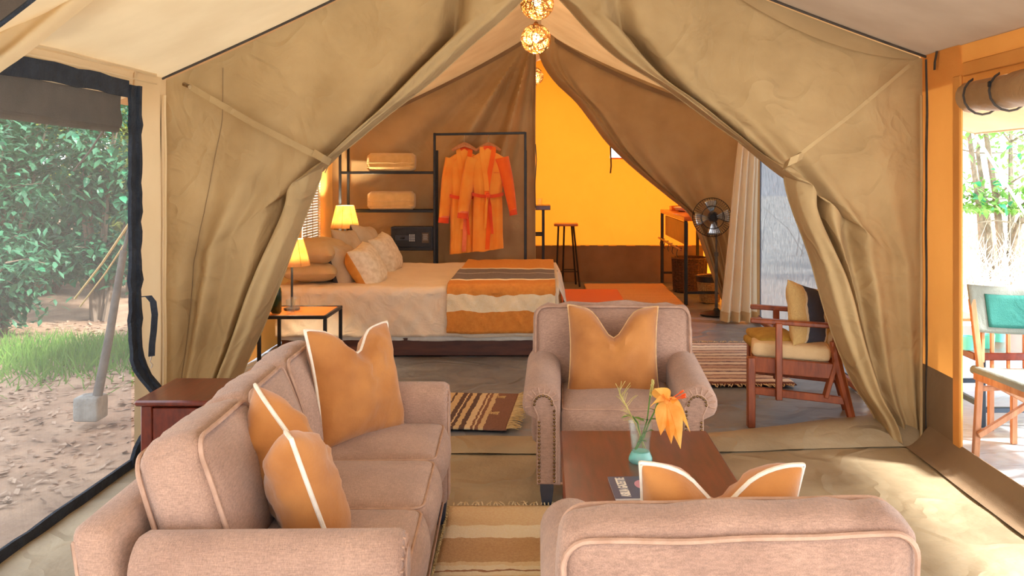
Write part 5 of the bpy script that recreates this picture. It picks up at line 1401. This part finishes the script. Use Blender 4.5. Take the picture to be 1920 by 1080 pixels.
# low table with blue steel legs, glasses, second chair
lt = thing('veranda_table', 'low dark table on blue steel legs behind the director chair', 'table', (3.02, 5.75, 0))
MB().box((0, 0, .432), (1.05, .95, .045), .005).build('tabletop', M_mahog, lt)
for x in (-.44, .44):
    for y in (-.38, .38): MB().box((x, y, .205), (.045, .045, .41), .004).build('leg', M_bluesteel, lt)
    MB().bar((x, -.38, .13), (x, .38, .13), .03, .03).build('cross_bar', M_bluesteel, lt)
for y in (-.38, .38): MB().bar((-.44, y, .10), (.44, y, .10), .03, .03).build('cross_bar', M_bluesteel, lt)
for i, (px, py, lab) in enumerate(((1813, 655, 'turquoise glass tumbler nearest the amber post on the veranda table'), (1852, 652, 'turquoise glass tumbler seen through the director chair posts'), (1872, 640, 'turquoise glass tumbler standing further back on the veranda table'))):
    d = 1.045*1700/(py-325)
    t = thing('tumbler', lab, 'glass', (X(px, d), d, .455), 0, 'turquoise tumblers on the veranda table')
    MB().lathe([(.001, 0), (.036, 0), (.042, .08), (.039, .08), (.032, .012), (.001, .012)], 20).build('glass', M_glassblue, t)
sc_ = thing('slatted_chair', 'wooden slat-backed chair across the veranda table', 'chair', (2.96, 6.85, 0))
for x in (-.22, .22):
    MB().box((x, .2, .42), (.035, .035, .84), .004).build('leg', M_teakglow, sc_)
    MB().box((x, -.2, .21), (.035, .035, .42), .004).build('leg', M_teakglow, sc_)
MB().box((0, 0, .43), (.48, .44, .03), .006).build('seat', M_teakglow, sc_)
for z in (.52, .64, .76): MB().box((0, .2, z), (.42, .018, .055), .004).build('back_slat', M_teakglow, sc_)
s3 = thing('spindle_chair', 'pale wooden chair with upright spindles behind the teal-backed chair', 'chair', (2.80, 5.16, 0))
for x in (-.20, .20):
    for y in (-.13, .13): MB().box((x, y, .165), (.03, .03, .33), .003).build('leg', M_palewood, s3)
MB().box((0, 0, .345), (.44, .30, .028), .006).build('seat', M_palewood, s3)
for i in range(5): MB().box((-.19+i*.095, .135, .51), (.02, .018, .30), .003).build('spindle', M_palewood, s3)
MB().box((0, .135, .68), (.44, .022, .045), .004).build('top_rail', M_palewood, s3)

# ------------------------------------------------------------------ outdoors
def gz(x, y):
    s = sstep(9, 22, y)*.8 if x < 0 else sstep(7, 20, y)*.3
    return -.06+s*min(1, abs(x)/4)+.04*nz(x*.7, y*.7, 2)+.012*nz(x*3, y*3)
def ground(x0, x1, y0, y1, m, nu, nv):
    return struct(MB().grid(lambda u, v: (lerp(x0, x1, u), lerp(y0, y1, v), gz(lerp(x0, x1, u), lerp(y0, y1, v))), nu, nv), 'ground', m)
ground(-40, -2.16, -12, 50, M_soil, 110, 160)
ground(2.18, 40, -12, 50, M_sand, 60, 90)
struct(MB().grid(lambda u, v: (lerp(-2.16, 2.18, u), lerp(-12, .62, v), -.05), 8, 16), 'ground', M_sand)
struct(MB().grid(lambda u, v: (lerp(-2.5, 2.3, u), lerp(12.9, 50, v), -.05), 8, 16), 'ground', M_sand)
# weight block and leaning pole
wb2 = thing('concrete_block', 'grey concrete tent weight on the bare earth outside the netting', 'weight', (X(170, 5.6), 5.6, 0))
MB().rbox((0, 0, .055), (.155, .15, .15), .02, 6).build('block', M_concrete, wb2)
MB().lathe([(.03, .128), (.045, .135), (.05, .130)], 14).build('socket', M_concrete, wb2)
pl2 = thing('leaning_pole', 'weathered pole rising at a slant from the concrete weight', 'pole', (X(182, 5.6), 5.6, .135))
p0 = Vector(pl2.location)
MB().tube([(0, 0, -.02), P(205, 630, 5.62)-p0, P(232, 470, 5.65)-p0], [.030, .026, .022], 10).build('shaft', M_pole, pl2)
MB().tube([P(232, 470, 5.65)-p0, P(250, 400, 5.66)-p0, P(262, 330, 5.66)-p0], .012, 8).build('tip', M_pole, pl2)
for lab, a, b, r_ in (('straw coloured guy rope slanting up in front of the bushes', P(140, 560, 7.2), P(262, 390, 5.4), .008), ('pale thin guy rope just below the straw coloured one', P(150, 575, 7.3), P(262, 415, 5.4), .006), ('dark taut cord running up through the bush leaves', P(138, 320, 7.0), P(205, 228, 5.6), .007)):
    t = thing('guy_rope', lab, 'rope', tuple(a)); MB().tube([(0, 0, 0), (b-a)*.5-Vector((0, 0, .02)), b-a], r_, 6).build('strand', M_rope if r_ != .007 else M_seam, t)

def leafmesh(L_, w_, m, nm):
    mb = MB(); leafb(mb, (0, 0, 0), (0, 1, 0), L_, w_, .25, 4); me = mb.mesh(nm, m); return me
LM = [leafmesh(.12, .034, M_leaf, 'leaf'), leafmesh(.10, .03, M_leaf, 'leaf'), leafmesh(.12, .034, M_leafd, 'leaf')]
def bush(label, name, x, y, hgt, wid, nstem, nleaf, m, seed, size=.10, parts=0, trunkm=None, cat='shrub', dens=1.0, zlo=.1, th=.03):
    q = random.Random(seed); z0 = gz(x, y); t = thing(name, label, cat, (x, y, z0)); tips = []
    for i in range(nstem):
        a = q.random()*2*PI; lean = q.uniform(.1, .6)*wid; hh = hgt*q.uniform(.7, 1.0)
        p1 = Vector((math.cos(a)*lean*.25, math.sin(a)*lean*.25, hh*.35)); p2 = Vector((math.cos(a)*lean*.65, math.sin(a)*lean*.65, hh*.7)); p3 = Vector((math.cos(a)*lean+q.uniform(-.2, .2), math.sin(a)*lean+q.uniform(-.2, .2), hh))
        b0_ = Vector((q.uniform(-.1, .1)*wid, q.uniform(-.1, .1)*wid, -.05))
        MB().tube([b0_, b0_+p1, b0_+p2, b0_+p3], [th, th*.8, th*.5, th*.2], 6).build('branch', trunkm or M_bark, t)
        for k in range(5):
            s_ = [p1, p2, p3][min(2, k//2)]+b0_; a2 = q.random()*2*PI; l2 = q.uniform(.3, .7)*wid*.6
            e_ = s_+Vector((math.cos(a2)*l2, math.sin(a2)*l2, q.uniform(-.1, .5)*l2)); tips.append((s_, e_))
    tw_ = MB()
    for s_, e_ in tips: tw_.tube([s_, (s_+e_)/2+Vector((0, 0, .04)), e_], [th*.3, th*.22, th*.1], 4)
    tw_.build('twigs', trunkm or M_bark, t, kind='stuff')
    mb = MB()
    def place():
        s_, e_ = q.choice(tips); c = s_.lerp(e_, q.random())+Vector((q.gauss(0, .16), q.gauss(0, .16), q.gauss(0, .16)))*wid*.55
        c.z = max(zlo, c.z); return c
    for i in range(nleaf):
        c = place(); a = q.random()*2*PI; el = q.uniform(-.9, .4)
        d = (math.cos(a)*math.cos(el), math.sin(a)*math.cos(el), math.sin(el)); L_ = size*q.uniform(.7, 1.3)
        leafb(mb, c, d, L_, L_*.28, .2, 2, Vector((q.uniform(-.4, .4), q.uniform(-.4, .4), 1)), .15)
    mb.build('foliage', m, t, smooth=False, kind='stuff')
    for i in range(parts):
        c = place(); 
        if c.y > 0: c.y = -c.y*.8
        o = bpy.data.objects.new('leaf', LM[i % 2]); COL.objects.link(o); o.parent = t; o.location = c
        o.rotation_euler = (q.uniform(-1.1, .3), q.uniform(-.7, .7), q.random()*2*PI); s_ = q.uniform(.8, 1.5); o.scale = (s_, s_, s_)
    return t
G = 'bushes beyond the netting'
bush('tall glossy-leaved bush at the far left of the netting window', 'leafy_bush', -5.6, 9.0, 2.6, 1.3, 10, 5200, M_leafd, 1, .10, 75)
bush('glossy-leaved bush in the middle of the netting window', 'leafy_bush', -4.75, 9.6, 2.4, 1.1, 9, 4200, M_leafd, 2, .095, 70)
bush('low dark bush at the foot of the left thicket', 'leafy_bush', -5.2, 8.6, 1.1, 1.0, 8, 3600, M_leafd, 3, .085, 40)
bush('olive leaved bush by the edge of the netting window', 'leafy_bush', -5.0, 11.0, 2.3, 1.2, 8, 4200, M_leafy, 4, .09, 0)
for i, (x, y, h_, m, lab) in enumerate(((-7.6, 11.5, 3.4, M_leafd, 'dense dark tree behind the leftmost bush'), (-8.6, 14.2, 3.8, M_leafd, 'dense dark tree deep in the left thicket'), (-6.6, 13.6, 3.6, M_leafy, 'olive leaved tree deep in the thicket'), (-5.6, 14.6, 3.8, M_leafd, 'dark tree showing above the olive bush'), (-10.5, 17.5, 4.6, M_leafd, 'tallest dark tree at the back of the thicket'), (-7.8, 18.5, 4.6, M_leafy, 'olive tree at the back of the thicket'))):
    bush(lab, 'thicket_tree', x, y, h_, 2.1, 9, 5200, m, 30+i, .17, 0, cat='tree', th=.06)
bush('low bush closing the gap at the middle of the thicket foot', 'leafy_bush', -6.2, 11.2, 1.4, 1.3, 9, 3600, M_leafd, 5, .11, 0)
bush('low olive bush at the right of the thicket foot', 'leafy_bush', -5.9, 12.6, 1.6, 1.4, 9, 3600, M_leafy, 6, .11, 0)
# trees and scrub past the veranda
bush('sparse light-leaved tree past the veranda with pale slanting trunks', 'sparse_tree', 6.0, 12.0, 3.4, 2.1, 5, 1700, M_leafr, 51, .10, 45, M_palebark, 'tree', th=.055, zlo=1.0)
bush('second sparse tree further right past the veranda', 'sparse_tree', 8.3, 14.0, 4.0, 2.4, 5, 1900, M_leafr, 52, .11, 30, M_palebark, 'tree', th=.06, zlo=1.2)
def scrub(label, x, y, h_, w_, n_, seed):
    q = random.Random(seed); t = thing('dry_scrub', label, 'shrub', (x, y, gz(x, y))); mb = MB()
    for i in range(n_):
        a = q.random()*2*PI; b_ = Vector((q.gauss(0, .25)*w_, q.gauss(0, .25)*w_, 0)); l = h_*q.uniform(.5, 1)
        d = Vector((math.cos(a)*q.uniform(.2, .9), math.sin(a)*q.uniform(.2, .9), 1)).normalized()
        k_ = Vector((q.uniform(-.15, .15), q.uniform(-.15, .15), 0))
        mb.tube([b_, b_+d*l*.5+k_, b_+d*l], [.009, .006, .002], 3, cap=False)
    mb.build('stems', M_scrub, t, kind='stuff')
scrub('pale tangled dry scrub behind the veranda chairs', 4.9, 10.4, .9, 1.6, 300, 61)
scrub('pale dry scrub below the sparse tree', 6.6, 12.6, 1.2, 2.2, 420, 62)
scrub('pale dry scrub further off to the right', 5.6, 14.5, 1.2, 2.6, 420, 63)
# grass patch and leaf litter
q = random.Random(77); mb = MB()
for i in range(2600):
    x = q.gauss(-3.95, .62); y = q.gauss(7.5, .45)
    if x > -2.6: continue
    z = gz(x, y); h_ = q.uniform(.08, .26)*math.exp(-((y-7.5)/1.0)**2); a = q.random()*6.28; w_ = .006
    dx, dy = math.cos(a), math.sin(a); lx, ly = q.gauss(0, .05), q.gauss(0, .05)
    mb.add([(x-dx*w_, y-dy*w_, z), (x+dx*w_, y+dy*w_, z), (x+lx*.5, y+ly*.5, z+h_*.6), (x+lx, y+ly, z+h_)], [(0, 1, 2), (0, 2, 3), (1, 3, 2)])
tag(mb.build('grass', M_grass, None, smooth=False), 'patch of green grass growing before the bushes outside', 'grass', kind='stuff')
mb = MB()
for i in range(2600):
    y = q.uniform(4.2, 9.5); x = -2.3-q.random()**.8*(y*.42); z = gz(x, y)+.006; a = q.random()*6.28; s_ = q.uniform(.015, .04); ti = q.uniform(-.5, .5)
    ux, uy = math.cos(a)*s_, math.sin(a)*s_
    mb.add([(x-ux, y-uy, z), (x+uy*.45, y-ux*.45, z+ti*s_*.6+.006), (x+ux, y+uy, z+.01), (x-uy*.45, y+ux*.45, z-ti*s_*.6+.008)], [(0, 1, 2, 3)])
tag(mb.build('leaf_litter', M_litter, None, smooth=False), 'dry fallen leaves scattered over the bare earth outside the netting', 'leaves', kind='stuff')
